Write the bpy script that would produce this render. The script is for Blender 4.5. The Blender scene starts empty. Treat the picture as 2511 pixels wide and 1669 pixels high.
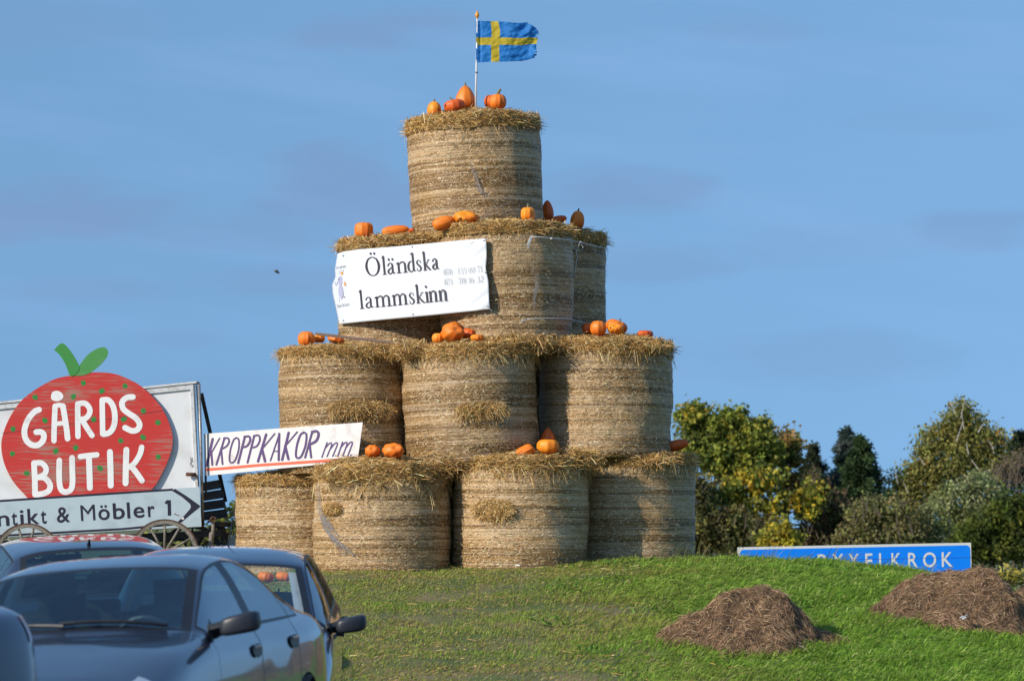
import bpy, bmesh, math, random
import numpy as np
from mathutils import Vector, Matrix

rng = np.random.default_rng(11)
random.seed(11)
R = math.radians
SC = bpy.context.scene
COL = SC.collection

# ------------------------------------------------------------------ camera, sky, sun, exposure
IW, IH = 2511.0, 1669.0           # the photograph's size; measurements below are in its pixels
F, HY, EYE = 9000.0, 1290.0, 1.65  # focal length in those pixels, horizon row, eye height
cam = bpy.data.cameras.new('camera')
camo = bpy.data.objects.new('camera', cam)
COL.objects.link(camo)
camo.location = (0, 0, EYE)
camo.rotation_euler = (R(90), 0, 0)
cam.sensor_width = 36.0
cam.lens = F / IW * 36.0
cam.shift_y = (HY - IH / 2) / IW
cam.clip_start, cam.clip_end = 0.5, 6000
cam.dof.use_dof = True
cam.dof.focus_distance = 41.0
cam.dof.aperture_fstop = 4.2
SC.camera = camo

SUN_EL, SUN_AZ = R(27), R(-52)     # azimuth of the sun left of straight behind the camera
w = bpy.data.worlds.new('World')
SC.world = w
w.use_nodes = True
nt = w.node_tree
bg = nt.nodes['Background']
sky = nt.nodes.new('ShaderNodeTexSky')
sky.sky_type = 'NISHITA'
sky.sun_disc = False
sky.sun_elevation = SUN_EL
# direction towards the sun: behind the camera (-Y) and to the left
sdir = Vector((math.sin(SUN_AZ) * math.cos(SUN_EL), -math.cos(SUN_AZ) * math.cos(SUN_EL), math.sin(SUN_EL)))
sky.sun_rotation = math.atan2(sdir.x, sdir.y)
sky.air_density, sky.dust_density, sky.ozone_density = 1.0, 0.2, 3.0
sky.altitude = 0
bg.inputs['Strength'].default_value = 0.12
# the clear dry air of the photograph keeps its blue down to the horizon: the sky is read a little higher up
stc = nt.nodes.new('ShaderNodeTexCoord'); smp = nt.nodes.new('ShaderNodeMapping')
smp.inputs['Location'].default_value = (0, 0, 0.20); smp.inputs['Scale'].default_value = (1, 1, 0.28)
nt.links.new(stc.outputs['Generated'], smp.inputs['Vector']); nt.links.new(smp.outputs[0], sky.inputs['Vector'])


def wmath(op, a, b=None, c=None, clamp=False):
    n = nt.nodes.new('ShaderNodeMath'); n.operation = op; n.use_clamp = clamp
    for i, v in enumerate((a, b, c)):
        if v is None: continue
        if hasattr(v, 'node'): nt.links.new(v, n.inputs[i])
        else: n.inputs[i].default_value = v
    return n.outputs[0]


# thin violet-grey cloud banks, laid out by direction in the sky
tc = nt.nodes.new('ShaderNodeTexCoord')
sep = nt.nodes.new('ShaderNodeSeparateXYZ')
nt.links.new(tc.outputs['Generated'], sep.inputs[0])
ysafe = wmath('MAXIMUM', sep.outputs['Y'], 0.05)
ax = wmath('DIVIDE', sep.outputs['X'], ysafe)
el = wmath('DIVIDE', sep.outputs['Z'], ysafe)
cmb = nt.nodes.new('ShaderNodeCombineXYZ')
nt.links.new(wmath('MULTIPLY', ax, 26.0), cmb.inputs[0])
nt.links.new(wmath('MULTIPLY', el, 70.0), cmb.inputs[1])
nz = nt.nodes.new('ShaderNodeTexNoise'); nz.inputs['Scale'].default_value = 1.0
nz.inputs['Detail'].default_value = 5; nz.inputs['Roughness'].default_value = 0.5
nt.links.new(cmb.outputs[0], nz.inputs['Vector'])
nzv = wmath('SUBTRACT', nz.outputs[0], 0.5)
cloud = None
# centre (photo px), half sizes, weight
for cx, cy, rx, ry, wt in [(150, 520, 420, 85, .95), (420, 560, 230, 60, .5), (860, 480, 260, 120, .85), (690, 560, 240, 60, .5), (1500, 470, 240, 70, .75),
                           (930, 75, 260, 60, .8), (1240, 80, 120, 30, .4), (1600, 640, 220, 60, .45), (2400, 560, 190, 60, .6),
                           (690, 690, 240, 45, .5), (220, 710, 220, 35, .45), (450, 830, 120, 30, .35), (2000, 600, 260, 60, .35), (1830, 75, 160, 40, .35),
                           (1900, 880, 500, 70, .35), (150, 60, 300, 60, .25), (2300, 300, 250, 40, .2), (560, 960, 300, 60, .3)]:
    dx = wmath('DIVIDE', wmath('SUBTRACT', ax, (cx - IW / 2) / F), rx / F)
    dy = wmath('DIVIDE', wmath('SUBTRACT', el, (HY - cy) / F), ry / F)
    d2 = wmath('ADD', wmath('MULTIPLY', dx, dx), wmath('MULTIPLY', dy, dy))
    d2 = wmath('ADD', d2, wmath('MULTIPLY', nzv, 3.6))
    m = wmath('MULTIPLY', wmath('SUBTRACT', 1.15, d2, clamp=True), wt)
    cloud = m if cloud is None else wmath('MAXIMUM', cloud, m)
cloud = wmath('MULTIPLY', cloud, 0.85, clamp=True)
tint = nt.nodes.new('ShaderNodeMix'); tint.data_type = 'RGBA'; tint.blend_type = 'MULTIPLY'
tint.inputs['Factor'].default_value = 1.0
nt.links.new(sky.outputs[0], tint.inputs['A'])
SKY_TINT = tint.inputs['B']
SKY_TINT.default_value = (0.835, 1.0, 1.09, 1)
cmix = nt.nodes.new('ShaderNodeMix'); cmix.data_type = 'RGBA'
nt.links.new(cloud, cmix.inputs['Factor'])
nt.links.new(tint.outputs['Result'], cmix.inputs['A'])
cmix.inputs['B'].default_value = (1.74, 2.86, 4.95, 1)
# faint bright wisps drawn out sideways
cm2 = nt.nodes.new('ShaderNodeCombineXYZ')
nt.links.new(wmath('MULTIPLY', ax, 9.0), cm2.inputs[0]); nt.links.new(wmath('ADD', wmath('MULTIPLY', el, 60.0), wmath('MULTIPLY', ax, 8.0)), cm2.inputs[1])
nz2 = nt.nodes.new('ShaderNodeTexNoise'); nz2.inputs['Scale'].default_value = 1.0; nz2.inputs['Detail'].default_value = 4
nt.links.new(cm2.outputs[0], nz2.inputs['Vector'])
wsp = wmath('MULTIPLY', wmath('MULTIPLY', wmath('SUBTRACT', nz2.outputs[0], 0.46, clamp=True), 1.5), 0.55, clamp=True)
wmix = nt.nodes.new('ShaderNodeMix'); wmix.data_type = 'RGBA'
nt.links.new(wsp, wmix.inputs['Factor']); nt.links.new(cmix.outputs['Result'], wmix.inputs['A'])
wmix.inputs['B'].default_value = (2.6, 4.3, 7.4, 1)
nt.links.new(wmix.outputs['Result'], bg.inputs['Color'])

sun = bpy.data.lights.new('sun', 'SUN')
sun.energy = 4.8
sun.angle = R(0.53)
sun.color = (1.0, 0.90, 0.76)
suno = bpy.data.objects.new('sun', sun)
COL.objects.link(suno)
suno.rotation_euler = sdir.to_track_quat('Z', 'Y').to_euler()

SC.view_settings.view_transform = 'Standard'
SC.view_settings.look = 'None'
SC.view_settings.exposure = 0.0
SC.view_settings.gamma = 1.0
SC.cycles.max_bounces = 8
SC.cycles.transparent_max_bounces = 16


# ------------------------------------------------------------------ helpers
def P(px, py, Y):
    """world point that stands at distance Y where the photo shows (px, py)"""
    return Vector(((px - IW / 2) * Y / F, Y, EYE + (HY - py) * Y / F))


def XP(px, Y): return (px - IW / 2) * Y / F
def ZP(py, Y): return EYE + (HY - py) * Y / F


def tag(o, label=None, cat=None, group=None, kind=None):
    if label: o['label'] = label
    if cat: o['category'] = cat
    if group: o['group'] = group
    if kind: o['kind'] = kind
    return o


def empty(name, loc=(0, 0, 0), label=None, cat=None, group=None, rot=(0, 0, 0)):
    o = bpy.data.objects.new(name, None)
    o.empty_display_size = 0.1
    COL.objects.link(o)
    o.location = loc; o.rotation_euler = rot
    return tag(o, label, cat, group)


def obj(name, verts, faces, mats, parent=None, smooth=False, mi=None, uv=None, col=None, loc=None):
    me = bpy.data.meshes.new(name)
    verts = np.asarray(verts, dtype=np.float32).reshape(-1, 3)
    if isinstance(faces, np.ndarray):
        n, k = faces.shape
        me.vertices.add(len(verts)); me.vertices.foreach_set('co', verts.ravel())
        me.loops.add(n * k); me.loops.foreach_set('vertex_index', faces.astype(np.int32).ravel())
        me.polygons.add(n); me.polygons.foreach_set('loop_start', np.arange(0, n * k, k, dtype=np.int32))
        me.polygons.foreach_set('loop_total', np.full(n, k, dtype=np.int32))
        me.update(calc_edges=True)
    else:
        me.from_pydata([tuple(map(float, v)) for v in verts], [], [tuple(int(i) for i in f) for f in faces])
    for m in (mats if isinstance(mats, (list, tuple)) else [mats]):
        me.materials.append(m)
    if mi is not None: me.polygons.foreach_set('material_index', np.asarray(mi, dtype=np.int32))
    if smooth: me.polygons.foreach_set('use_smooth', np.ones(len(me.polygons), dtype=bool))
    if uv is not None:
        l = me.uv_layers.new(name='UVMap')
        vi = np.empty(len(me.loops), dtype=np.int32); me.loops.foreach_get('vertex_index', vi)
        l.data.foreach_set('uv', np.asarray(uv, dtype=np.float32)[vi].ravel())
    if col is not None:
        a = me.color_attributes.new('tint', 'FLOAT_COLOR', 'POINT')
        c = np.ones((len(verts), 4), dtype=np.float32); c[:, :3] = col
        a.data.foreach_set('color', c.ravel())
    me.validate()
    me.update()
    o = bpy.data.objects.new(name, me)
    COL.objects.link(o)
    if parent: o.parent = parent
    if loc is not None: o.location = loc
    return o


class MB:
    """collects shapes; build() links them as one mesh object"""
    def __init__(s): s.v, s.f, s.m = [], [], []
    def add(s, vs, fs, m=0):
        b = len(s.v)
        s.v += [tuple(v) for v in vs]
        s.f += [tuple(i + b for i in f) for f in fs]
        s.m += [m] * len(fs)
        return s
    def box(s, c, d, m=0, rot=None):
        c = Vector(c); hx, hy, hz = d[0] / 2, d[1] / 2, d[2] / 2
        vs = [Vector((x, y, z)) for x in (-hx, hx) for y in (-hy, hy) for z in (-hz, hz)]
        if rot is not None: vs = [rot @ v for v in vs]
        return s.add([c + v for v in vs], [(0, 1, 3, 2), (4, 6, 7, 5), (0, 4, 5, 1), (2, 3, 7, 6), (0, 2, 6, 4), (1, 5, 7, 3)], m)
    def tube(s, pts, r, n=8, m=0, cap=True):
        pts = [Vector(p) for p in pts]
        rs = r if isinstance(r, (list, tuple)) else [r] * len(pts)
        rings = []
        up = Vector((0.13, 0.21, 0.97)).normalized()
        for i, p in enumerate(pts):
            t = (pts[min(i + 1, len(pts) - 1)] - pts[max(i - 1, 0)]).normalized()
            a = t.cross(up)
            if a.length < 0.05: a = t.cross(Vector((1, 0, 0)))
            a.normalize(); b = t.cross(a)
            rings.append([p + (a * math.cos(2 * math.pi * k / n) + b * math.sin(2 * math.pi * k / n)) * rs[i] for k in range(n)])
        vs = [v for rg in rings for v in rg]
        fs = []
        for i in range(len(pts) - 1):
            for k in range(n):
                fs.append((i * n + k, i * n + (k + 1) % n, (i + 1) * n + (k + 1) % n, (i + 1) * n + k))
        if cap:
            fs.append(tuple(range(n - 1, -1, -1))); fs.append(tuple(range((len(pts) - 1) * n, len(pts) * n)))
        return s.add(vs, fs, m)
    def bar(s, a, b, wdt, hgt, m=0):
        a, b = Vector(a), Vector(b); t = (b - a)
        L = t.length; t.normalize()
        side = t.cross(Vector((0, 1, 0)))
        if side.length < 0.05: side = t.cross(Vector((0, 0, 1)))
        side.normalize(); nrm = side.cross(t)
        rot = Matrix((side, t, nrm)).transposed()
        return s.box((a + b) / 2, (wdt, L, hgt), m, rot)
    def lathe(s, prof, n=16, m=0, c=(0, 0, 0)):
        vs, fs = [], []
        for (r, z) in prof:
            for k in range(n):
                a = 2 * math.pi * k / n
                vs.append((c[0] + r * math.cos(a), c[1] + r * math.sin(a), c[2] + z))
        for i in range(len(prof) - 1):
            for k in range(n):
                fs.append((i * n + k, i * n + (k + 1) % n, (i + 1) * n + (k + 1) % n, (i + 1) * n + k))
        return s.add(vs, fs, m)
    def build(s, name, mats, parent=None, smooth=False, bevel=0.0, loc=None):
        o = obj(name, s.v, s.f, mats, parent, smooth, s.m, loc=loc)
        if bevel:
            b = o.modifiers.new('bevel', 'BEVEL'); b.width = bevel; b.segments = 2; b.limit_method = 'ANGLE'
        return o


# ------------------------------------------------------------------ materials
def mat(name, base=(.5, .5, .5), rough=.6, metal=0.0, spec=0.5, coat=0.0, noise=None, bump=0.0, bscale=40.0, vary=None, attr=False, trans=0.0):
    """Principled with optional colour variation. noise=(scale, second colour, low, high)"""
    m = bpy.data.materials.new(name); m.use_nodes = True
    t = m.node_tree; b = t.nodes['Principled BSDF']
    b.inputs['Base Color'].default_value = (*base, 1)
    b.inputs['Roughness'].default_value = rough
    b.inputs['Metallic'].default_value = metal
    b.inputs['Specular IOR Level'].default_value = spec
    b.inputs['Coat Weight'].default_value = coat
    b.inputs['Coat Roughness'].default_value = 0.04
    tcn = t.nodes.new('ShaderNodeTexCoord')
    colout = None
    if attr:
        a = t.nodes.new('ShaderNodeAttribute'); a.attribute_name = 'tint'
        colout = a.outputs['Color']
    if noise:
        sc, c2, lo, hi = noise
        n = t.nodes.new('ShaderNodeTexNoise'); n.inputs['Scale'].default_value = sc; n.inputs['Detail'].default_value = 5
        t.links.new(tcn.outputs['Object'], n.inputs['Vector'])
        mr = t.nodes.new('ShaderNodeMapRange'); mr.inputs[1].default_value = lo; mr.inputs[2].default_value = hi
        t.links.new(n.outputs[0], mr.inputs[0])
        mx = t.nodes.new('ShaderNodeMix'); mx.data_type = 'RGBA'
        t.links.new(mr.outputs[0], mx.inputs['Factor'])
        if colout: t.links.new(colout, mx.inputs['A'])
        else: mx.inputs['A'].default_value = (*base, 1)
        mx.inputs['B'].default_value = (*c2, 1)
        colout = mx.outputs['Result']
    if colout: t.links.new(colout, b.inputs['Base Color'])
    if bump:
        n = t.nodes.new('ShaderNodeTexNoise'); n.inputs['Scale'].default_value = bscale; n.inputs['Detail'].default_value = 4
        t.links.new(tcn.outputs['Object'], n.inputs['Vector'])
        bp = t.nodes.new('ShaderNodeBump'); bp.inputs['Strength'].default_value = bump; bp.inputs['Distance'].default_value = 0.02
        t.links.new(n.outputs[0], bp.inputs['Height'])
        t.links.new(bp.outputs[0], b.inputs['Normal'])
    if trans:
        tr = t.nodes.new('ShaderNodeBsdfTranslucent')
        if colout: t.links.new(colout, tr.inputs['Color'])
        else: tr.inputs['Color'].default_value = (*base, 1)
        ms = t.nodes.new('ShaderNodeMixShader'); ms.inputs[0].default_value = trans
        t.links.new(b.outputs[0], ms.inputs[1]); t.links.new(tr.outputs[0], ms.inputs[2])
        t.links.new(ms.outputs[0], t.nodes['Material Output'].inputs['Surface'])
    return m


def N(t, kind, **kw):
    n = t.nodes.new(kind)
    for k, v in kw.items(): setattr(n, k, v)
    return n


def net_material():
    """net-wrapped straw: layered horizontal bands, fine thread lines, straw flecks painted bright as glints"""
    m = bpy.data.materials.new('net_wrapped_straw'); m.use_nodes = True
    t = m.node_tree; b = t.nodes['Principled BSDF']; L = t.links.new
    uv = N(t, 'ShaderNodeUVMap'); uv.uv_map = 'UVMap'
    oi = N(t, 'ShaderNodeObjectInfo')
    mul = N(t, 'ShaderNodeMath', operation='MULTIPLY'); mul.inputs[1].default_value = 37.0
    L(oi.outputs['Random'], mul.inputs[0])
    def noise(sx, sy, detail, rough=.5, off=0.0, dist=0.0):
        mp = N(t, 'ShaderNodeMapping'); mp.inputs['Scale'].default_value = (sx, sy, 1)
        L(uv.outputs[0], mp.inputs['Vector'])
        ad = N(t, 'ShaderNodeVectorMath', operation='ADD')
        L(mp.outputs[0], ad.inputs[0])
        cb = N(t, 'ShaderNodeCombineXYZ'); cb.inputs[0].default_value = off; cb.inputs[1].default_value = off
        L(mul.outputs[0], cb.inputs[2]); L(cb.outputs[0], ad.inputs[1])
        n = N(t, 'ShaderNodeTexNoise'); n.inputs['Scale'].default_value = 1; n.inputs['Detail'].default_value = detail
        n.inputs['Roughness'].default_value = rough; n.inputs['Distortion'].default_value = dist
        L(ad.outputs[0], n.inputs['Vector'])
        return n.outputs[0]
    def rng_(v, a, bb, c=0.0, d=1.0):
        r = N(t, 'ShaderNodeMapRange'); L(v, r.inputs[0])
        for i, x in enumerate((a, bb, c, d)): r.inputs[i + 1].default_value = x
        return r.outputs[0]
    def mix(f, a, bb, mode='MIX'):
        x = N(t, 'ShaderNodeMix', data_type='RGBA', blend_type=mode)
        if hasattr(f, 'node'): L(f, x.inputs['Factor'])
        else: x.inputs['Factor'].default_value = f
        for k, s in (('A', a), ('B', bb)):
            if hasattr(s, 'node'): L(s, x.inputs[k])
            else: x.inputs[k].default_value = (*s, 1)
        return x.outputs['Result']
    band = noise(.16, 8.5, 2, .5)                  # decimetre layers of darker straw
    band2 = noise(.22, 24.0, 2, .5, 7.0)
    wob = noise(1.2, 3.0, 2, .5, 3.0)
    sx = N(t, 'ShaderNodeSeparateXYZ'); L(uv.outputs[0], sx.inputs[0])
    a1 = N(t, 'ShaderNodeMath', operation='MULTIPLY_ADD'); L(wob, a1.inputs[0]); a1.inputs[1].default_value = .07; L(sx.outputs['Y'], a1.inputs[2])
    a2 = N(t, 'ShaderNodeMath', operation='MULTIPLY'); L(a1.outputs[0], a2.inputs[0]); a2.inputs[1].default_value = 2 * math.pi / .031
    a3 = N(t, 'ShaderNodeMath', operation='SINE'); L(a2.outputs[0], a3.inputs[0])
    lnz = noise(1.1, 44.0, 1, .5, 3.0)
    a4 = N(t, 'ShaderNodeMath', operation='MULTIPLY_ADD'); L(a3.outputs[0], a4.inputs[0]); a4.inputs[1].default_value = .07; L(lnz, a4.inputs[2])
    line = a4.outputs[0]                           # net threads round the bale, some sunk deep, some lost
    blotch = noise(2.2, 3.0, 4, .6, 11.0)
    speck = noise(42.0, 60.0, 2, .7, 5.0)
    fleck = noise(30.0, 75.0, 1, .5, 19.0, 1.5)
    dark = rng_(band, .495, .555)
    c = mix(rng_(blotch, .35, .68), (.51, .350, .185), (.44, .270, .108))
    c = mix(rng_(band2, .50, .60, 0, .6), c, (.57, .435, .275))
    d = mix(rng_(blotch, .35, .68), (.285, .168, .056), (.215, .118, .038))
    c = mix(dark, c, d)
    c = mix(rng_(band2, .46, .38, 0, .45), c, (.20, .115, .044))
    lf = N(t, 'ShaderNodeMath', operation='MULTIPLY_ADD'); L(dark, lf.inputs[0]); lf.inputs[1].default_value = .35; lf.inputs[2].default_value = .30
    lm = N(t, 'ShaderNodeMath', operation='MULTIPLY'); L(rng_(line, .47, .39), lm.inputs[0]); L(lf.outputs[0], lm.inputs[1])
    c = mix(lm.outputs[0], c, (.075, .042, .017))
    c = mix(rng_(line, .57, .68, 0, .38), c, (.56, .48, .38))
    c = mix(rng_(speck, .44, .32, 0, .50), c, (.14, .08, .03))
    c = mix(rng_(speck, .56, .70, 0, .45), c, (.56, .43, .27))
    c = mix(rng_(fleck, .63, .70, 0, .90), c, (.92, .77, .50))  # bright flecks put the straw's glints into the colour
    hs = N(t, 'ShaderNodeHueSaturation'); hs.inputs['Saturation'].default_value = 1.06; hs.inputs['Hue'].default_value = .497
    vr = N(t, 'ShaderNodeMapRange'); L(oi.outputs['Random'], vr.inputs[0]); vr.inputs[3].default_value = .84; vr.inputs[4].default_value = 1.04
    L(vr.outputs[0], hs.inputs['Value']); L(c, hs.inputs['Color'])
    L(hs.outputs[0], b.inputs['Base Color'])
    b.inputs['Roughness'].default_value = .55
    b.inputs['Specular IOR Level'].default_value = .45
    h = N(t, 'ShaderNodeMath', operation='ADD')
    h1 = N(t, 'ShaderNodeMath', operation='MULTIPLY'); L(line, h1.inputs[0]); h1.inputs[1].default_value = .7
    L(h1.outputs[0], h.inputs[0]); L(speck, h.inputs[1])
    bp = N(t, 'ShaderNodeBump'); bp.inputs['Strength'].default_value = .75; bp.inputs['Distance'].default_value = .014
    L(h.outputs[0], bp.inputs['Height']); L(bp.outputs[0], b.inputs['Normal'])
    return m


def wood_paint(name, paint, wood, amount, scale=(2.2, 60.0), rough=.6):
    """paint worn through to the grain of the boards"""
    m = bpy.data.materials.new(name); m.use_nodes = True
    t = m.node_tree; b = t.nodes['Principled BSDF']; L = t.links.new
    tcn = N(t, 'ShaderNodeTexCoord')
    mp = N(t, 'ShaderNodeMapping'); mp.inputs['Scale'].default_value = (scale[0], 1, scale[1])
    mp.inputs['Rotation'].default_value = (0, R(6), 0)
    L(tcn.outputs['Object'], mp.inputs['Vector'])
    n = N(t, 'ShaderNodeTexNoise'); n.inputs['Scale'].default_value = 1; n.inputs['Detail'].default_value = 5
    n.inputs['Distortion'].default_value = 1.2
    L(mp.outputs[0], n.inputs['Vector'])
    big = N(t, 'ShaderNodeTexNoise'); big.inputs['Scale'].default_value = 2.0; big.inputs['Detail'].default_value = 3
    L(tcn.outputs['Object'], big.inputs['Vector'])
    ad = N(t, 'ShaderNodeMath', operation='ADD'); L(n.outputs[0], ad.inputs[0])
    ml = N(t, 'ShaderNodeMath', operation='MULTIPLY'); L(big.outputs[0], ml.inputs[0]); ml.inputs[1].default_value = .8
    L(ml.outputs[0], ad.inputs[1])
    r = N(t, 'ShaderNodeMapRange'); L(ad.outputs[0], r.inputs[0]); r.inputs[1].default_value = 1.02 - amount; r.inputs[2].default_value = 1.14 - amount
    x = N(t, 'ShaderNodeMix', data_type='RGBA'); L(r.outputs[0], x.inputs['Factor'])
    x.inputs['A'].default_value = (*paint, 1); x.inputs['B'].default_value = (*wood, 1)
    L(x.outputs['Result'], b.inputs['Base Color'])
    b.inputs['Roughness'].default_value = rough
    bp = N(t, 'ShaderNodeBump'); bp.inputs['Strength'].default_value = .25; bp.inputs['Distance'].default_value = .01
    L(n.outputs[0], bp.inputs['Height']); L(bp.outputs[0], b.inputs['Normal'])
    return m


def glass_material(name, tintc, refl=1.0):
    m = bpy.data.materials.new(name); m.use_nodes = True
    t = m.node_tree; L = t.links.new
    t.nodes.remove(t.nodes['Principled BSDF'])
    tr = N(t, 'ShaderNodeBsdfTransparent'); tr.inputs['Color'].default_value = (*tintc, 1)
    gl = N(t, 'ShaderNodeBsdfGlossy'); gl.inputs['Roughness'].default_value = .015; gl.inputs['Color'].default_value = (.92, .97, 1, 1)
    fr = N(t, 'ShaderNodeFresnel'); fr.inputs['IOR'].default_value = 1.6
    ml = N(t, 'ShaderNodeMath', operation='MULTIPLY', use_clamp=True); ml.inputs[1].default_value = refl
    L(fr.outputs[0], ml.inputs[0])
    ms = N(t, 'ShaderNodeMixShader'); L(ml.outputs[0], ms.inputs[0]); L(tr.outputs[0], ms.inputs[1]); L(gl.outputs[0], ms.inputs[2])
    L(ms.outputs[0], t.nodes['Material Output'].inputs['Surface'])
    return m


M = dict(
    net=net_material(),
    straw=mat('loose_straw', rough=.55, attr=True, trans=.12, spec=.4),
    heap=mat('old_straw', rough=.75, attr=True, trans=.05, spec=.2),
    grass=mat('grass_blades', rough=.65, attr=True, trans=.35, spec=.12),
    leaf=mat('leaves', rough=.6, attr=True, trans=.42, spec=.15),
    bark=mat('bark', (.09, .065, .045), .9, noise=(14, (.17, .14, .11), .4, .7), bump=.5),
    birch=mat('birch_bark', (.55, .52, .47), .8, noise=(22, (.07, .06, .05), .52, .64)),
    stem=mat('pumpkin_stem', (.23, .19, .10), .8, noise=(60, (.10, .10, .05), .4, .7), bump=.4, bscale=120),
    rot=mat('pumpkin_hole', (.02, .012, .008), .9),
    white=mat('white_board_paint', (.72, .73, .74), .5, noise=(3.5, (.58, .58, .57), .45, .75)),
    trim=mat('grey_white_trim', (.60, .61, .62), .6, noise=(18, (.38, .37, .35), .5, .75)),
    banner=mat('vinyl_banner', (.66, .69, .73), .42, bump=.06, bscale=3.5),
    print_=mat('dark_print', (.030, .020, .032), .5),
    greyprint=mat('grey_print', (.20, .20, .22), .5),
    lilac=mat('lilac_print', (.42, .42, .58), .5),
    orange_print=mat('orange_print', (.60, .30, .08), .5),
    red_wood=wood_paint('worn_red_paint', (.52, .028, .022), (.36, .17, .13), .075),
    green_wood=wood_paint('worn_green_paint', (.06, .27, .06), (.21, .25, .15), .085),
    green=mat('green_paint_dots', (.03, .22, .04), .5),
    seed=mat('nail_dark', (.02, .03, .02), .7),
    whitepaint=mat('white_brush_paint', (.80, .80, .79), .5, noise=(9, (.66, .64, .62), .55, .75)),
    signgrey=mat('old_sign_face', (.44, .53, .57), .38, noise=(6, (.38, .46, .50), .5, .72)),
    black=mat('sign_black', (.018, .015, .030), .45),
    purple=mat('purple_paint', (.085, .045, .15), .6),
    redline=mat('red_line_paint', (.72, .12, .055), .55),
    cream=mat('scuffed_white_board', (.66, .64, .63), .6, noise=(7, (.50, .47, .44), .52, .75)),
    blue=mat('sign_blue', (.0, .20, .86), .35, noise=(5, (.0, .22, .86), .4, .7)),
    signwhite=mat('sign_white', (.62, .63, .60), .4),
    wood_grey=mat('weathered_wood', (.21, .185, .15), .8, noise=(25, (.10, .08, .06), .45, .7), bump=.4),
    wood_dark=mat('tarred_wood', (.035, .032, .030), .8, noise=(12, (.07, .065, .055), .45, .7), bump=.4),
    rust=mat('rusty_iron', (.10, .035, .018), .75, noise=(40, (.035, .02, .015), .45, .65), bump=.3),
    metal=mat('galvanised_tube', (.30, .30, .30), .45, metal=.6, noise=(30, (.18, .17, .16), .45, .7)),
    polewhite=mat('white_pole', (.75, .75, .76), .35),
    finial=mat('finial_yellow', (.75, .30, .02), .4),
    flagblue=mat('flag_blue', (.02, .22, .62), .7, trans=.35),
    flagyellow=mat('flag_yellow', (.62, .46, .03), .7, trans=.35),
    twine=mat('white_twine', (.62, .62, .62), .7),
    nettorn=mat('torn_net', (.27, .26, .265), .6),
    plastic=mat('plastic_scrap', (.50, .52, .53), .3, bump=.5, bscale=25),
    pole_brown=mat('brown_pole', (.16, .095, .065), .7, noise=(30, (.10, .06, .045), .4, .7)),
    dark=mat('black_plastic', (.012, .013, .016), .45),
    rubber=mat('tyre_rubber', (.015, .015, .015), .8),
    seat=mat('dark_seat_cloth', (.010, .011, .014), .85),
    alloy=mat('alloy_rim', (.45, .46, .48), .3, metal=.9),
    chrome=mat('chrome', (.7, .7, .72), .12, metal=1.0),
    bird=mat('dark_feathers', (.05, .05, .05), .8),
)
print('materials ok')
# ------------------------------------------------------------------ ground
def vnoise(x, y, seed=0, octaves=3):
    """cheap smooth value noise for arrays"""
    x = np.asarray(x, float); y = np.asarray(y, float)
    out = np.zeros(np.broadcast(x, y).shape); amp, tot = 1.0, 0.0
    for o in range(octaves):
        xi, yi = np.floor(x), np.floor(y); xf, yf = x - xi, y - yi
        u, v = xf * xf * (3 - 2 * xf), yf * yf * (3 - 2 * yf)
        def h(a, b):
            s = np.sin(a * 127.1 + b * 311.7 + seed * 74.7 + o * 19.3) * 43758.5453
            return s - np.floor(s)
        out = out + amp * ((h(xi, yi) * (1 - u) + h(xi + 1, yi) * u) * (1 - v) + (h(xi, yi + 1) * (1 - u) + h(xi + 1, yi + 1) * u) * v)
        tot += amp; amp *= .5; x, y = x * 2.03, y * 2.03
    return out / tot


CX = [-60, -9, -5, -3.2, -2.4, -1.0, .3, 1.4, 2.5, 3.85, 4.5, 5.0, 5.7, 9, 60]
CZ = [-1.5, -.95, -.82, -.62, -.48, -.465, -.445, -.390, -.405, -.450, -.53, -.64, -.82, -1.25, -1.5]


def ground_z(X, Y):
    X = np.asarray(X, float); Y = np.asarray(Y, float)
    c = np.interp(X, CX, CZ)
    k = np.clip((-2.2 - X) / 1.2, 0, 1); y0 = 31.0 + 5.0 * k * k * (3 - 2 * k)     # the bank starts later beside the wagon
    t = (Y - y0) / (39.8 - y0)
    t = .5 * (t + 1 - np.sqrt((t - 1) ** 2 + .010))
    t = .5 * (t + np.sqrt(t * t + .006))
    b = np.clip((Y - (43.2 - np.clip((X - 1.5) * .5, 0, 1.2))) / 8.0, 0, 1)
    b = b * b * (3 - 2 * b)
    z = -1.65 + (c + 1.65) * t * (1 - b) + b * t * .15
    near = np.clip((Y - 30.5) / 1.5, 0, 1) * np.clip((60 - Y) / 10, 0, 1)
    z = z + (vnoise(X * 1.3, Y * 1.3, 3) - .5) * .09 * near
    return z + EYE


def gz(x, y): return float(ground_z(x, y))


def soil_material():
    m = mat('turf_soil', (.075, .105, .022), .95, noise=(1.4, (.19, .145, .065), .42, .66), bump=.6, bscale=30)
    return m


xs = np.concatenate([np.linspace(-2500, -60, 16), np.linspace(-55, -12, 20), np.linspace(-11.8, 12, 160), np.linspace(13, 55, 18), np.linspace(60, 2500, 16)])
ys = np.concatenate([np.linspace(-400, -10, 14), np.linspace(-5, 29, 14), np.linspace(30, 53, 130), np.linspace(55, 150, 24), np.linspace(170, 4500, 16)])
GX, GY = np.meshgrid(xs, ys)
gv = np.stack([GX, GY, ground_z(GX, GY)], -1).reshape(-1, 3)
nx, ny = len(xs), len(ys)
ii = (np.arange(ny - 1)[:, None] * nx + np.arange(nx - 1)[None]).ravel()
tag(obj('ground', gv, np.stack([ii, ii + 1, ii + nx + 1, ii + nx], 1), soil_material(), smooth=True), kind='structure')

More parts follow.
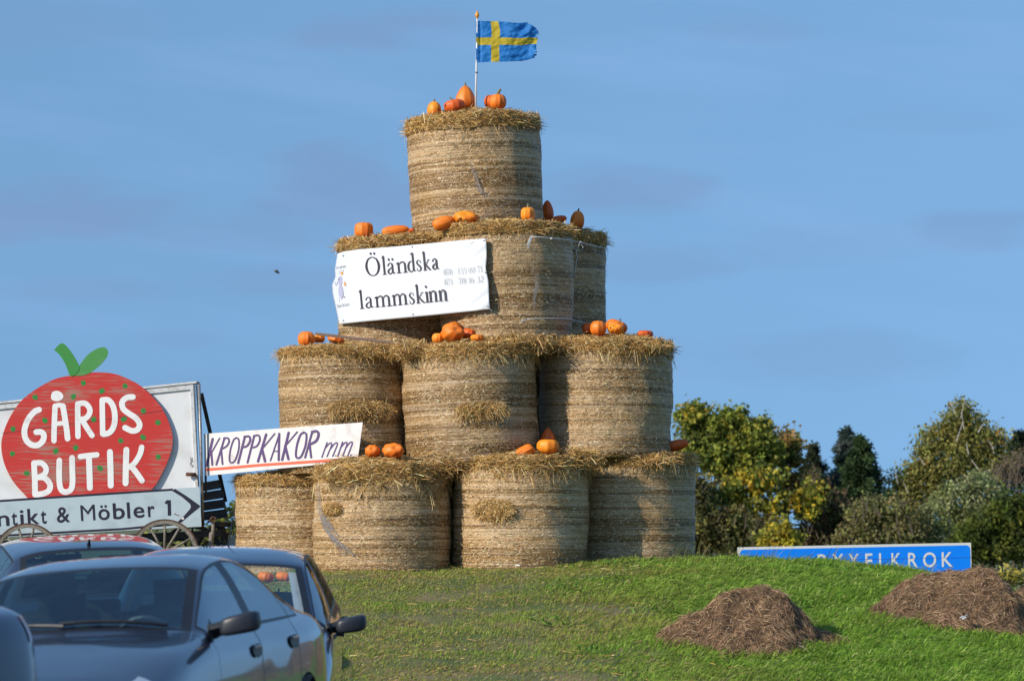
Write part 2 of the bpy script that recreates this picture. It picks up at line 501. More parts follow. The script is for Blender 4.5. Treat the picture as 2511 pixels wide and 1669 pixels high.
gravel = mat('gravel', (.20, .19, .17), .95, noise=(60, (.10, .095, .085), .4, .65), bump=.8, bscale=90)
pv = [(-14, -6, .004), (1.5, -6, .004), (1.5, 30.3, .004), (-14, 30.3, .004)]
tag(obj('parking_lot', pv, [(0, 1, 2, 3)], gravel), kind='structure')


# ------------------------------------------------------------------ blades: straw, grass
def blades(p0, d, L, wd, sag, col, tip=.25, wvec=None):
    """two-segment strips. all arguments are arrays over the blades"""
    n = len(p0)
    L = L[:, None]; wd = wd[:, None]; sag = np.asarray(sag)[:, None] if np.ndim(sag) else sag
    down = np.array([0, 0, -1.0])
    p1 = p0 + d * L * .5 + down * L * sag * .22
    p2 = p0 + d * L + down * L * sag
    if wvec is None:
        wvec = np.cross(d, rng.normal(size=(n, 3)))
    wvec = wvec / (np.linalg.norm(wvec, axis=1, keepdims=True) + 1e-9)
    h = wvec * wd * .5
    v = np.stack([p0 - h, p0 + h, p1 + h * .85, p1 - h * .85, p2 + h * tip, p2 - h * tip], 1)
    b = np.arange(n)[:, None] * 6
    f = np.stack([b + [[0, 1, 2, 3]], b + [[3, 2, 4, 5]]], 1).reshape(-1, 4)
    c = np.repeat(col[:, None, :], 6, 1).copy()
    return v.reshape(-1, 3), f, c.reshape(-1, 3)


def join(parts):
    vs, fs, cs, b = [], [], [], 0
    for v, f, c in parts:
        vs.append(v); fs.append(f + b); cs.append(c); b += len(v)
    return np.concatenate(vs), np.concatenate(fs), np.concatenate(cs)


def pick(n, pal, wts, jit=.18):
    pal = np.array(pal); k = rng.choice(len(pal), n, p=np.array(wts) / sum(wts))
    return np.clip(pal[k] * (1 + rng.normal(size=(n, 1)) * jit) * (1 + rng.normal(size=(n, 3)) * .05), .004, .95)


STRAW = [(.66, .42, .145), (.50, .295, .088), (.84, .64, .33), (.24, .135, .048)]
STRAW_W = [.40, .32, .14, .14]

# ------------------------------------------------------------------ grass
def dryness(X, Y):
    d = np.interp(X, [-3, -.5, .8, 1.8, 2.8], [.74, .72, .58, .26, .05])
    d = d + (vnoise(X * .9 + 3, Y * 1.6, 8) - .5) * 1.15 * np.clip(1.4 - X * .35, .3, 1)
    d = d + .35 * np.exp(-((Y - 39.8) / .5) ** 2) * (X < 1.2)
    return np.clip(d, 0, 1)


def make_grass():
    n = 300000
    X = rng.uniform(-3.4, 6.4, n); Y = 32.2 + (42.4 - 32.2) * rng.uniform(0, 1, n) ** .9
    keep = np.ones(n, bool)
    X, Y = X[keep], Y[keep]
    dr = dryness(X, Y)
    lush = np.clip((X - .2) / 2.0, 0, 1)
    clump = vnoise(X * 6.5, Y * 3.2, 5, 3)
    clump2 = vnoise(X * 1.1, Y * .9, 15, 2)
    L = (.045 + .105 * lush) * (.55 + .95 * clump) * rng.uniform(.6, 1.35, len(X)) * (1 + .45 * lush * (clump2 > .52))
    isdry = rng.uniform(size=len(X)) < dr * .62
    green = pick(len(X), [(.150, .275, .032), (.215, .335, .055), (.085, .185, .022), (.33, .40, .13)], [.40, .30, .20, .10], .2)  # the palest green paints sunlit highlights into the blades
    green = green * (.72 + .55 * clump)[:, None]
    yel = pick(len(X), [(.225, .245, .045), (.31, .265, .085)], [.6, .4], .2)
    green = green * (1 - (dr * .7)[:, None]) + yel * (dr * .7)[:, None]
    dry = pick(len(X), [(.44, .32, .15), (.33, .215, .105), (.58, .46, .26), (.24, .165, .08)], [.4, .3, .12, .18], .2)
    col = np.where(isdry[:, None], dry, green * np.array([1.20, 1.17, 1.08]))
    # bare trodden patches on the mown side
    bare = (vnoise(X * 1.5 + 7, Y * 2.4, 41, 3) > .63) & (X < 1.4) & (rng.uniform(size=len(X)) < .72)
    X, Y, L, dr, lush, isdry, col = [q[~bare] for q in (X, Y, L, dr, lush, isdry, col)]
    # wind from the left combs the long grass to the right; it swirls in tufts
    wind = .25 + .75 * lush
    ang = (vnoise(X * .8, Y * .8, 21, 2) - .5) * 2.4 + rng.normal(size=len(X)) * .75
    lean = np.clip(.38 + .75 * wind * vnoise(X * 1.7, Y * 1.7, 31, 2) + rng.normal(size=len(X)) * .22, 0, 1.25)
    lean = np.where(isdry, np.clip(lean + rng.uniform(.2, .9, len(X)), 0, 1.5), lean)
    d = np.stack([np.cos(ang) * np.sin(lean), np.sin(ang) * np.sin(lean) * .8, np.cos(lean)], 1)
    p = np.stack([X, Y, ground_z(X, Y) - .006], 1)
    v, f, c = blades(p, d, L, rng.uniform(.0045, .0095, len(X)), .25 + .35 * wind, col, .2)
    tag(obj('grass', v, f, M['grass'], col=c), 'wind combed green and dry grass covering the bank', 'grass', kind='stuff')
    # rougher grass carries on round the bank, beyond the picture
    n = 90000
    X = rng.uniform(-11, 13, n); Y = rng.uniform(30.8, 49, n)
    k = ~((X > -3.4) & (X < 6.4) & (Y > 32.2) & (Y < 42.4)); X, Y = X[k], Y[k]; n = len(X)
    dr = dryness(X, Y)
    col = pick(n, [(.20, .30, .034), (.28, .37, .06), (.13, .21, .024), (.42, .33, .16)], [.34, .26, .2, .2], .22)
    a = rng.normal(size=n) * .9; ln = np.clip(.5 + rng.normal(size=n) * .3, 0, 1.3)
    d = np.stack([np.cos(a) * np.sin(ln), np.sin(a) * np.sin(ln), np.cos(ln)], 1)
    v, f, c = blades(np.stack([X, Y, ground_z(X, Y) - .006], 1), d, rng.uniform(.08, .20, n), rng.uniform(.008, .018, n), .35, col, .2)
    tag(obj('grass', v, f, M['grass'], col=c), 'rough grass round the foot and the back of the bank', 'grass', kind='stuff')
    # straw litter lying on the mown part
    n = 1900
    X = rng.uniform(-2.6, 2.2, n); Y = rng.uniform(32.6, 40.4, n)
    k = rng.uniform(size=n) < .35 + .65 * np.exp(-((Y - 39.9) / .7) ** 2)
    X, Y = X[k], Y[k]; n = len(X)
    a = rng.uniform(0, 2 * math.pi, n); t = rng.normal(size=n) * .15
    d = np.stack([np.cos(a) * np.cos(t), np.sin(a) * np.cos(t), np.sin(t)], 1)
    p = np.stack([X, Y, ground_z(X, Y) + rng.uniform(.015, .05, n)], 1)
    v, f, c = blades(p, d, rng.uniform(.03, .12, n), rng.uniform(.003, .006, n), .05, pick(n, STRAW, [.35, .35, .1, .2]), .8)
    tag(obj('straw_litter', v, f, M['straw'], col=c), 'loose straw scattered on the mown grass', 'straw litter', kind='stuff')
    # tall dry stalks along the crest before the blue sign
    n = 320
    X = np.concatenate([rng.uniform(1.6, 4.9, 220), rng.uniform(-1.8, 5.0, 100)]); Y = np.concatenate([rng.uniform(40.3, 42.0, 220), rng.uniform(35, 41.8, 100)])
    p = np.stack([X, Y, ground_z(X, Y)], 1)
    d = np.stack([.45 + .35 * rng.normal(size=n), .2 * rng.normal(size=n), np.ones(n)], 1); d /= np.linalg.norm(d, axis=1, keepdims=True)
    v, f, c = blades(p, d, np.concatenate([rng.uniform(.15, .34, 220), rng.uniform(.10, .2, 100)]), rng.uniform(.004, .008, n), .25, pick(n, [(.30, .24, .13), (.13, .18, .04), (.20, .15, .09)], [.4, .4, .2]), .3)
    tag(obj('grass', v, f, M['grass'], col=c), 'tall thin grass stalks along the crest of the bank', 'grass', kind='stuff')

    # broad leaved weeds and dock clumps low in the grass
    cs = [(1.1 + rng.uniform(-.9, 3.6), rng.uniform(34.0, 40.5)) for _ in range(16)]
    pc, pd, pl = [], [], []
    for x, y in cs:
        k = 26; a = rng.uniform(0, 2 * math.pi, k); t = rng.uniform(.2, 1.2, k)
        q = np.stack([x + rng.normal(size=k) * .10, y + rng.normal(size=k) * .14, np.zeros(k)], 1); q[:, 2] = ground_z(q[:, 0], q[:, 1]) + rng.uniform(.02, .06, k)
        pc.append(q); pd.append(np.stack([np.cos(a) * np.cos(t), np.sin(a) * np.cos(t), np.sin(t)], 1)); pl.append(rng.uniform(.05, .12, k))
    pc, pd, pl = np.concatenate(pc), np.concatenate(pd), np.concatenate(pl)
    v, f, c = blades(pc, pd, pl, rng.uniform(.012, .022, len(pc)), .3, pick(len(pc), [(.12, .24, .035), (.16, .28, .05), (.09, .18, .03)], [.4, .4, .2]), .35)
    tag(obj('weeds', v, f, M['grass'], col=c), 'dark broad leaved weeds low in the long grass', 'weeds', kind='stuff')


make_grass()


# ------------------------------------------------------------------ trees
def leaf_quads(c, size, col, droop=0.0):
    n = len(c)
    a = rng.normal(size=(n, 3)); a[:, 2] -= droop; a /= np.linalg.norm(a, axis=1, keepdims=True)
    b = np.cross(a, rng.normal(size=(n, 3))); b /= np.linalg.norm(b, axis=1, keepdims=True) + 1e-9
    a = a * size[:, None] * .62; b = b * size[:, None] * .42
    v = np.stack([c - a, c + b, c + a, c - b], 1).reshape(-1, 3)
    f = np.arange(n * 4).reshape(-1, 4)
    return v, f, np.repeat(col, 4, 0)


def crown(blobs, Y, pal, wts, dens=1.0, size=.10, flat=.9, droop=0.0, clump_r=.22, jit=.2, grade=None):
    """leaf clumps spread through ellipsoids measured in the photo (cx, cy, rx, ry)"""
    parts = []
    s = Y / F
    for (cx, cy, rx, ry) in blobs:
        cen = np.array(P(cx, cy, Y)); ra = np.array([rx * s, (rx + ry) / 2 * s * flat, ry * s])
        nc = max(6, int(dens * 28 * (rx * s) * (ry * s) / .12))
        u = rng.normal(size=(nc, 3)); u /= np.linalg.norm(u, axis=1, keepdims=True)
        u *= (rng.uniform(size=(nc, 1)) ** .28) * rng.uniform(.75, 1.18, (nc, 1))
        cc = cen + u * ra
        ccol = pick(nc, pal, wts, jit)
        if grade is not None: ccol = np.clip(ccol * grade(cc), .004, .9)
        k = rng.integers(12, 30, nc)
        idx = np.repeat(np.arange(nc), k); n = len(idx)
        off = rng.normal(size=(n, 3)) * clump_r * np.repeat(rng.uniform(.45, 1.15, nc), k)[:, None] * .6
        if droop: off[:, 2] = off[:, 2] * 1.6 - np.abs(off[:, 2]) * droop
        c = cc[idx] + off
        col = np.clip(ccol[idx] * 2.1 * (1 + rng.normal(size=(n, 1)) * .16), .004, .9)
        parts.append(leaf_quads(c, size * rng.uniform(.6, 1.4, n), col, droop))
    return join(parts)


def limbs(mb, base, tips, r0, m=0, wob=.12, n=6):
    base = Vector(base)
    for tpt, rr in tips:
        tpt = Vector(tpt); pts, rs = [], []
        for i in range(n + 1):
            t = i / n
            q = base.lerp(tpt, t); q.x += math.sin(t * 3.1) * random.uniform(-wob, wob); q.y += math.sin(t * 3.1) * random.uniform(-wob, wob)
            q.z += math.sin(t * math.pi) * .1 * (tpt.z - base.z)
            pts.append(q); rs.append(rr * (1 - .8 * t))
        mb.tube(pts, rs, 6, m)


def tree(name, label, cat, blobs, Y, pal, wts, trunk_px, group='trees and bushes behind the bank', bark='bark', tr=.14, twigs=0, **kw):
    bx = XP(trunk_px, Y); bz = gz(bx, Y) - .1
    root = empty(name, (bx, Y, bz), label, cat, group)
    v, f, c = crown(blobs, Y, pal, wts, **kw)
    o = obj('crown', v - np.array([bx, Y, bz]), f, M['leaf'], root, col=c)
    mb = MB()
    top = min(b[1] for b in blobs)
    fork = Vector((0, 0, (ZP(top, Y) - bz) * .45))
    mb.tube([(0, 0, 0), (.04, 0, fork.z * .5), (0, .03, fork.z)], [tr, tr * .85, tr * .7], 8)
    loc = Vector((bx, Y, bz))
    tips = [(P(b[0], b[1] - b[3] * .4, Y) - loc, tr * .55) for b in blobs]
    limbs(mb, fork, tips, tr)
    tw_ = MB()
    for _ in range(twigs):
        b = random.choice(blobs)
        q = P(b[0] + random.uniform(-.7, .7) * b[2], b[1] + random.uniform(-.3, .7) * b[3], Y + random.uniform(-1, .2)) - loc
        tw_.tube([q, q + Vector((random.uniform(-.3, .3), random.uniform(-.1, .1), random.uniform(.25, .6)))], [.016, .007], 5)
    mb.build('trunk', M[bark], root, smooth=True)
    if twigs: tw_.build('twigs', M[bark], root)['kind'] = 'stuff'
    return root


def conifer(name, label, apex, base_y, half_w, Y, pal, wts, group='trees and bushes behind the bank', lean=0, dens=1.0):
    ax_, az_ = XP(apex[0], Y), ZP(apex[1], Y)
    bz = gz(ax_, Y) - .1
    root = empty(name, (ax_, Y, bz), label, 'tree', group)
    H = az_ - bz; s = Y / F
    low = ZP(base_y, Y) - bz
    p0, d0, L0, c0 = [], [], [], []
    nb = int(85 * dens)
    mb = MB(); mb.tube([(0, 0, 0), (lean * .5, 0, H * .6), (lean, 0, H)], [.11, .06, .012], 7)
    for i in range(nb):
        t = (i + random.random()) / nb
        z = low + (H - low) * t
        rad = half_w * s * (1 - t) ** .75 * random.choice([.45, .7, .9, 1.1, 1.3]) + .05
        a = random.uniform(0, 2 * math.pi)
        tip = np.array([math.cos(a) * rad + lean * t, math.sin(a) * rad, z + rad * random.uniform(-.25, .22)])
        st = np.array([lean * t, 0, z])
        mb.tube([st, tip], [.018, .006], 4, cap=False)
        k = int(40 + 150 * rad)
        u = rng.uniform(.12, 1.0, k)[:, None]
        q = st + (tip - st) * u + rng.normal(size=(k, 3)) * (.045 + .05 * rad)
        dd = (tip - st) / (np.linalg.norm(tip - st) + 1e-6) + rng.normal(size=(k, 3)) * .75
        dd /= np.linalg.norm(dd, axis=1, keepdims=True)
        p0.append(q); d0.append(dd); L0.append(rng.uniform(.07, .16, k))
        c0.append(np.repeat(pick(1, pal, wts, .22), k, 0) * (1 + rng.normal(size=(k, 1)) * .25))
    p0, d0, L0, c0 = map(np.concatenate, (p0, d0, L0, c0))
    v, f, c = blades(p0, d0, L0, np.full(len(p0), .045), .1, np.clip(c0, .004, .5), .4)
    obj('crown', v, f, M['leaf'], root, col=c)
    mb.build('trunk', M['bark'], root)
    return root


OL, OLD, YEL, ORG = (.135, .150, .026), (.060, .078, .018), (.27, .195, .020), (.26, .13, .02)
YT = 112.0
tree('deciduous_tree', 'broad olive green deciduous tree turning yellow beside the right side of the straw stack', 'tree',
     [(1690, 1022, 32, 38), (1722, 1050, 48, 52), (1785, 1045, 44, 42), (1808, 1028, 30, 26), (1862, 1052, 34, 36), (1838, 1080, 52, 48), (1745, 1110, 70, 52), (1690, 1110, 35, 55), (1880, 1100, 40, 40), (1815, 1130, 70, 48)],
     YT, [OL, OLD, (.19, .175, .03), YEL], [.5, .30, .16, .04], 1790, dens=.95, size=.115, tr=.17)
tree('deciduous_tree', 'low golden yellow tree in front of the dark thicket left of the spruces', 'tree',
     [(1820, 1195, 62, 30), (1870, 1180, 55, 38), (1770, 1215, 46, 34), (1900, 1235, 40, 30), (1850, 1250, 60, 34), (1985, 1225, 44, 34), (1975, 1250, 30, 24), (1790, 1260, 40, 30)],
     YT - 2, [YEL, ORG, (.17, .165, .025), OLD], [.24, .04, .40, .32], 1860, dens=.72, size=.11, tr=.12)
tree('deciduous_tree', 'small reddish olive tree between the broad tree and the small dark conifer', 'tree',
     [(1925, 1082, 34, 34), (1945, 1100, 30, 32), (1915, 1125, 40, 34), (1935, 1160, 44, 36), (1950, 1195, 50, 34)],
     YT + 2, [(.14, .11, .03), (.20, .11, .035), OLD], [.45, .25, .3], 1930, dens=.8, size=.10, tr=.1)
tree('bush', 'dark brown thicket low beside the lowest right bale', 'bush',
     [(1700, 1210, 55, 60), (1720, 1290, 70, 62), (1800, 1325, 70, 45), (1690, 1340, 60, 40), (1880, 1320, 80, 50), (1790, 1285, 60, 40)],
     YT - 3, [(.065, .065, .024), (.095, .075, .034), (.11, .105, .03), (.045, .05, .016)], [.3, .3, .22, .18], 1740, dens=1.0, size=.10, tr=.08, twigs=20)
tree('bush', 'small bright yellow bush low behind the left half of the blue sign', 'bush',
     [(1920, 1300, 34, 28), (1890, 1325, 32, 22), (1940, 1322, 28, 22)],
     YT - 6, [(.24, .195, .02), (.13, .125, .02)], [.5, .5], 1915, dens=.9, size=.10, tr=.05)
tree('bush', 'dark reddish brown bush under the two tall spruces', 'bush',
     [(2010, 1300, 60, 50), (2040, 1240, 40, 40), (1985, 1330, 60, 34), (2060, 1320, 40, 40), (2000, 1190, 34, 34)],
     YT - 1, [(.070, .055, .024), (.055, .062, .020), (.09, .055, .03)], [.45, .35, .2], 2020, dens=.9, size=.095, tr=.06, twigs=50)
conifer('spruce', 'small dark conifer left of the taller pair of spruces', (1998, 1090), 1260, 44, YT + 4, [(.045, .062, .034), (.065, .08, .042)], [.6, .4], dens=.8)
conifer('spruce', 'tall blue grey spruce, left one of the pair', (2078, 1052), 1285, 84, YT + 3, [(.115, .155, .135), (.07, .10, .078)], [.6, .4], dens=1.5)
conifer('spruce', 'dark green spruce, right one of the pair', (2112, 1070), 1280, 74, YT + 1, [(.050, .090, .032), (.080, .120, .046)], [.6, .4], dens=1.5)
tree('bush', 'grey brown half bare bush between the spruces and the birch', 'bush',
     [(2120, 1270, 50, 45), (2180, 1255, 50, 42), (2150, 1320, 70, 40), (2225, 1300, 48, 50), (2090, 1330, 50, 36)],
     YT - 2, [(.115, .105, .042), (.085, .075, .032), (.12, .125, .04)], [.5, .25, .25], 2160, dens=1.1, size=.085, tr=.06, twigs=50)
tree('birch', 'tall birch with drooping olive brown foliage and white limbs', 'tree',
     [(2362, 1004, 30, 24), (2352, 1030, 42, 34), (2385, 1045, 36, 34), (2318, 1068, 42, 40), (2372, 1085, 62, 48), (2432, 1078, 38, 36), (2452, 1105, 28, 30), (2280, 1095, 34, 44), (2330, 1130, 72, 52), (2410, 1140, 56, 48),
      (2258, 1130, 24, 34), (2225, 1172, 42, 36), (2280, 1185, 56, 50), (2205, 1215, 34, 42), (2250, 1240, 52, 44)],
     YT + 4, [(.135, .130, .034), (.095, .098, .026), (.165, .155, .05), (.20, .115, .02)], [.5, .30, .17, .03], 2335, bark='birch', tr=.12, dens=1.15, size=.078, droop=.8, clump_r=.28, twigs=16)
tree('bush', 'pale grey green willow bush in front of the birch', 'bush',
     [(2345, 1225, 60, 42), (2400, 1195, 52, 40), (2310, 1265, 56, 44), (2440, 1230, 40, 44), (2290, 1310, 56, 44), (2390, 1260, 60, 40)],
     YT - 1, [(.155, .165, .075), (.095, .11, .038), (.20, .205, .11)], [.45, .40, .15], 2360, dens=.9, size=.085, tr=.08)
tree('bush', 'dark green bush at the right edge behind the blue sign', 'bush',
     [(2470, 1260, 50, 50), (2420, 1300, 60, 44), (2500, 1320, 50, 60), (2440, 1345, 70, 40), (2370, 1335, 50, 40), (2525, 1250, 40, 60)],
     YT - 3, [(.060, .075, .013), (.030, .042, .011), (.095, .10, .02)], [.4, .45, .15], 2450, dens=1.0, size=.10, tr=.08)
tree('bush', 'purple brown bare twigged shrub at the right edge above the dark green bush', 'bush',
     [(2475, 1160, 40, 34), (2505, 1140, 34, 34), (2450, 1180, 34, 30), (2515, 1190, 36, 40)],
     YT + 2, [(.095, .072, .045), (.085, .085, .034)], [.5, .5], 2485, dens=.75, size=.08, tr=.06, twigs=90)
conifer('spruce', 'small spruce top above the shrubs at the right edge', (2502, 1060), 1150, 40, YT + 8, [(.030, .045, .030), (.045, .06, .03)], [.6, .4], dens=.7)
tree('bush', 'yellow leaved bush at the right edge behind the straw heap', 'bush',
     [(2475, 1412, 26, 16), (2498, 1420, 22, 14), (2455, 1418, 16, 10)],
     44.0, [(.20, .17, .035), (.13, .12, .03)], [.6, .4], 2475, dens=1.5, size=.05, clump_r=.08, tr=.03)
tree('bush', 'sunlit olive hedge bush behind the old wagon', 'bush',
     [(545, 1290, 30, 50), (520, 1330, 40, 40), (450, 1345, 60, 40), (390, 1350, 50, 36), (575, 1265, 18, 34)],
     62.0, [(.13, .135, .03), (.07, .085, .02), (.20, .18, .05)], [.5, .3, .2], 480, dens=1.0, size=.075, clump_r=.14, tr=.05)
# ------------------------------------------------------------------ straw bales
# name key: centre px, distance, base z, net top z (both relative to the eye), cap height, lean (deg, + = to the right), top radius, bottom radius, label
GB = 'net wrapped round bales stacked as a pyramid'
BALES = dict(
    A=(737, 42.20, -.56, .48, .16, 0, .735, .735, 'lowest bale at the far left, behind the long hand lettered white board'),
    B=(937, 41.00, -.53, .50, .27, 0, .745, .755, 'ground level bale with a torn strip of pale netting and a thick straw flap'),
    C=(1275, 41.15, -.50, .64, 0.180, .3, .745, .755, 'ground level bale with an oval straw plug bulging from its front'),
    D=(1542, 42.00, -.46, .70, 0.165, -.3, .745, .745, 'lowest bale at the far right beside the dark thicket'),
    E=(847, 41.85, 0.60, 1.93, 0.125, -.8, .738, .755, 'second level bale on the left under the brown pole'),
    F=(1156, 41.35, 0.68, 1.90, 0.165, -2.0, .745, .740, 'second level bale in the middle with a straw tuft on its front'),
    G=(1486, 41.85, 0.78, 1.97, 0.195, .3, .745, .745, 'second level bale on the right with a wide shadow down its left side'),
    H=(990, 42.60, 1.96, 3.22, .16, -.5, .745, .735, 'third level bale on the left covered by the printed banner'),
    I=(1242, 41.75, 2.00, 3.29, .19, -1.0, .750, .740, 'third level bale in front, with white twine across its upper edge'),
    J=(1330, 43.15, 2.08, 3.30, .22, 0, .745, .735, 'shaded third level bale at the back right'),
    L=(1139, 42.50, -.50, .60, .16, 0, .735, .735, 'ground level bale added unseen to darken the gap behind the two front bales'),  # inner bale, added to block the bright background in the gap
    N=(1328, 43.20, .80, 1.95, .16, 0, .735, .735, 'second level bale added unseen to darken the gap behind the middle and right bales'),  # likewise added behind the gap; it also carries the bale above
    K=(1166, 42.45, 3.28, 4.55, .27, -2.6, .765, .735, 'topmost bale, leaning left, under the flag'),
)


WADS = dict(B=[(1090, 1136, 80, 44, 40.75), (860, 1165, 120, 36, 40.36)], C=[(1120, 1130, 70, 34, 40.72), (1425, 1126, 80, 40, 40.9), (1400, 1112, 90, 22, 40.85)], D=[(1470, 1120, 120, 28, 41.35), (1590, 1128, 90, 20, 41.28)],
            E=[(985, 846, 80, 26, 41.3), (900, 862, 110, 20, 41.16)], F=[(1000, 856, 60, 36, 40.85), (1260, 832, 120, 24, 40.95), (1310, 842, 70, 36, 41.1)], G=[(1380, 842, 80, 28, 41.3), (1580, 846, 80, 16, 41.25)], H=[(1042, 582, 70, 20, 41.95)])


def bale_body(key, root, pivot, rt, rb, h, seed):
    nu, nv = 200, 72
    a = np.linspace(0, 2 * math.pi, nu + 1); t = np.linspace(0, 1, nv + 1)
    A, T = np.meshgrid(a, t)
    rad = rb + (rt - rb) * T + .012 * np.sin(math.pi * T) - .02 * np.clip((T - .96) / .04, 0, 1) - .02 * np.clip((.04 - T) / .04, 0, 1)
    # layered bulges of the wrapped straw: long round the bale, short up it; plus lumps
    per = lambda s, fu, fv, o: .5 * (vnoise(np.cos(A) * fu + 9, T * fv + np.sin(A) * fu + 30, s, o) + vnoise(np.sin(A) * fu + 20, T * fv + np.cos(A) * fu + 5, s + 50, o))
    rad = rad + (per(seed, 1.2, 11, 2) - .5) * .018 + (per(seed + 3, 2.2, 3.2, 3) - .5) * .085 + (per(seed + 9, 11, 60, 2) - .5) * .014
    X = rad * np.cos(A); Yv = rad * np.sin(A); Z = T * h
    v = np.stack([X, Yv, Z], -1).reshape(-1, 3)
    ii = (np.arange(nv)[:, None] * (nu + 1) + np.arange(nu)[None]).ravel()
    f = np.stack([ii, ii + 1, ii + nu + 2, ii + nu + 1], 1)
    uv = np.stack([A * .745, T * h + seed * 3.7], -1).reshape(-1, 2)
    me = obj('net_wrap', v, f, M['net'], root, smooth=True, uv=uv)
    return rad


def front_pts(n, lo, hi):
    """angles on the half of the bale that faces the camera, and a bit round it"""
    return rng.uniform(lo, hi, n)


def bale(key):
    cx, Y, zb, zt, cap, lean, rt, rb, label = BALES[key]
    seed = ord(key) - 60
    h = zt - zb
    root = empty('straw_bale', (XP(cx, Y), Y, zb + EYE), label, 'straw bale', GB, rot=(0, R(lean), rng.uniform(-.02, .02)))
    # lean about the mid height
    root.location.x -= math.sin(R(lean)) * h * .5
    bale_body(key, root, None, rt, rb, h, seed)
    # straw sticking out of the net: tangent flecks and short ends
    n = 3000
    a = -math.pi / 2 + rng.normal(size=n) * .95; z = rng.uniform(.02, h - .02, n)
    rad = rb + (rt - rb) * z / h + .012 + rng.uniform(-.004, .018, n)
    p = np.stack([np.cos(a) * rad, np.sin(a) * rad, z], 1)
    tg = np.stack([-np.sin(a), np.cos(a), np.zeros(n)], 1); nr = np.stack([np.cos(a), np.sin(a), np.zeros(n)], 1)
    th = rng.normal(size=n) * .55
    d = tg * np.cos(th)[:, None] * rng.choice([-1, 1], n)[:, None] + np.array([0, 0, 1.0]) * np.sin(th)[:, None] + nr * rng.uniform(-.05, .22, n)[:, None]
    d /= np.linalg.norm(d, axis=1, keepdims=True)
    fl = blades(p, d, rng.uniform(.012, .05, n), rng.uniform(.003, .006, n), .02, pick(n, [(.50, .35, .16), (.78, .64, .40), (.30, .19, .08), (.14, .09, .04)], [.36, .28, .20, .16]), .7, wvec=np.cross(d, nr))
    o = obj('straw_ends', *fl[:2], M['straw'], root, col=fl[2])
    o['kind'] = 'stuff'

    # the loose straw cap: a lumpy mound that hangs over the rim, covered with straws
    Rr = rt + .02
    drop = {'B': .24, 'C': .12, 'K': .03, 'H': .03, 'I': .02, 'F': .08, 'G': .06, 'A': .02, 'D': .08, 'E': .07, 'J': .06}.get(key, .05)
    cap *= 1.02 if key in 'BCDEFG' else .86
    nu, nr_ = 120, 22
    ang = np.linspace(0, 2 * math.pi, nu + 1); q = np.linspace(0, 1, nr_ + 1)
    Ag, Q = np.meshgrid(ang, q)
    def mound(Ang, Rn):
        """height above the net top at polar position"""
        base = cap * (1 - np.clip(Rn, 0, 1) ** 3.0) * .55 + cap * .45 * (1 - np.clip(Rn, 0, 1) ** 16)
        return base + (vnoise(np.cos(Ang) * Rn * 5 + 11, np.sin(Ang) * Rn * 5 + 7 + seed, seed, 3) - .5) * .055
    lumpy = lambda Ang: (vnoise(np.cos(Ang) * 3.3 + 40, np.sin(Ang) * 3.3 + 40, seed + 5, 3) - .5)
    fringe = lambda Ang: np.clip(.55 + lumpy(Ang) * 3.4, .0, 1.6)      # how far the mat reaches down, place by place
    Zm = mound(Ag, Q)
    rr = Q * (Rr + lumpy(Ag) * .07)
    fold = np.clip((Q - .93) / .07, 0, 1)
    Zm = Zm * (1 - fold) + fold * (-(drop * .6) * fringe(Ag))
    rr = rr - fold * .005
    v = np.stack([rr * np.cos(Ag), rr * np.sin(Ag), h + Zm], -1).reshape(-1, 3)
    ii = (np.arange(nr_)[:, None] * (nu + 1) + np.arange(nu)[None]).ravel()
    f = np.stack([ii, ii + 1, ii + nu + 2, ii + nu + 1], 1)
    core = (v, f, np.repeat(np.array([[.26, .155, .05]]), len(v), 0) * rng.uniform(.6, 1.3, (len(v), 1)))
    parts = [core]
    UP = np.array([0, 0, 1.0])
    def frame(a): return np.stack([np.cos(a), np.sin(a), np.zeros(len(a))], 1), np.stack([-np.sin(a), np.cos(a), np.zeros(len(a))], 1)
    unit = lambda d: d / np.linalg.norm(d, axis=1, keepdims=True)
    # straws lying on the mound
    n = 4600
    a = np.where(rng.uniform(size=n) < .75, -math.pi / 2 + rng.normal(size=n) * .95, rng.uniform(0, 2 * math.pi, n))
    rn = np.sqrt(rng.uniform(.05, 1.0, n))
    p = np.stack([np.cos(a) * rn * Rr, np.sin(a) * rn * Rr, h + mound(a, rn) + rng.uniform(-.012, .012, n)], 1)
    b = rng.uniform(0, 2 * math.pi, n); t = rng.normal(size=n) * .20
    d = np.stack([np.cos(b) * np.cos(t), np.sin(b) * np.cos(t), np.sin(t) + .02], 1)
    parts.append(blades(p, d, rng.uniform(.05, .15, n), rng.uniform(.0035, .008, n), .12, pick(n, STRAW, STRAW_W), .7))
    # the matted edge: straws lying along the rim in every direction, only some of them drooping
    n = 12000
    a = -math.pi / 2 + rng.normal(size=n) * 1.05
    a = a[rng.uniform(size=n) < np.clip(.55 + (vnoise(np.cos(a) * 7 + 9, np.sin(a) * 7 + 9, seed + 2, 2) - .5) * 2.2, .12, 1)]; n = len(a)
    zlo = -drop * fringe(a) * .85
    p = np.stack([np.cos(a) * (Rr - .022 + rng.uniform(-.03, .02, n)), np.sin(a) * (Rr - .022 + rng.uniform(-.03, .02, n)), h + zlo + (cap * .72 - zlo) * rng.uniform(0, 1, n)], 1)
    out, tg = frame(a)
    th = np.where(rng.uniform(size=n) < .74, rng.normal(size=n) * .50, rng.uniform(-1.5, .9, n))
    d = unit(tg * (np.cos(th) * rng.choice([-1, 1], n))[:, None] + UP * np.sin(th)[:, None] + out * rng.uniform(-.12, .30, n)[:, None])
    p = p - d * .04
    parts.append(blades(p, d, rng.uniform(.04, .12, n), rng.uniform(.0035, .0075, n), .14, pick(n, STRAW, STRAW_W), .7))
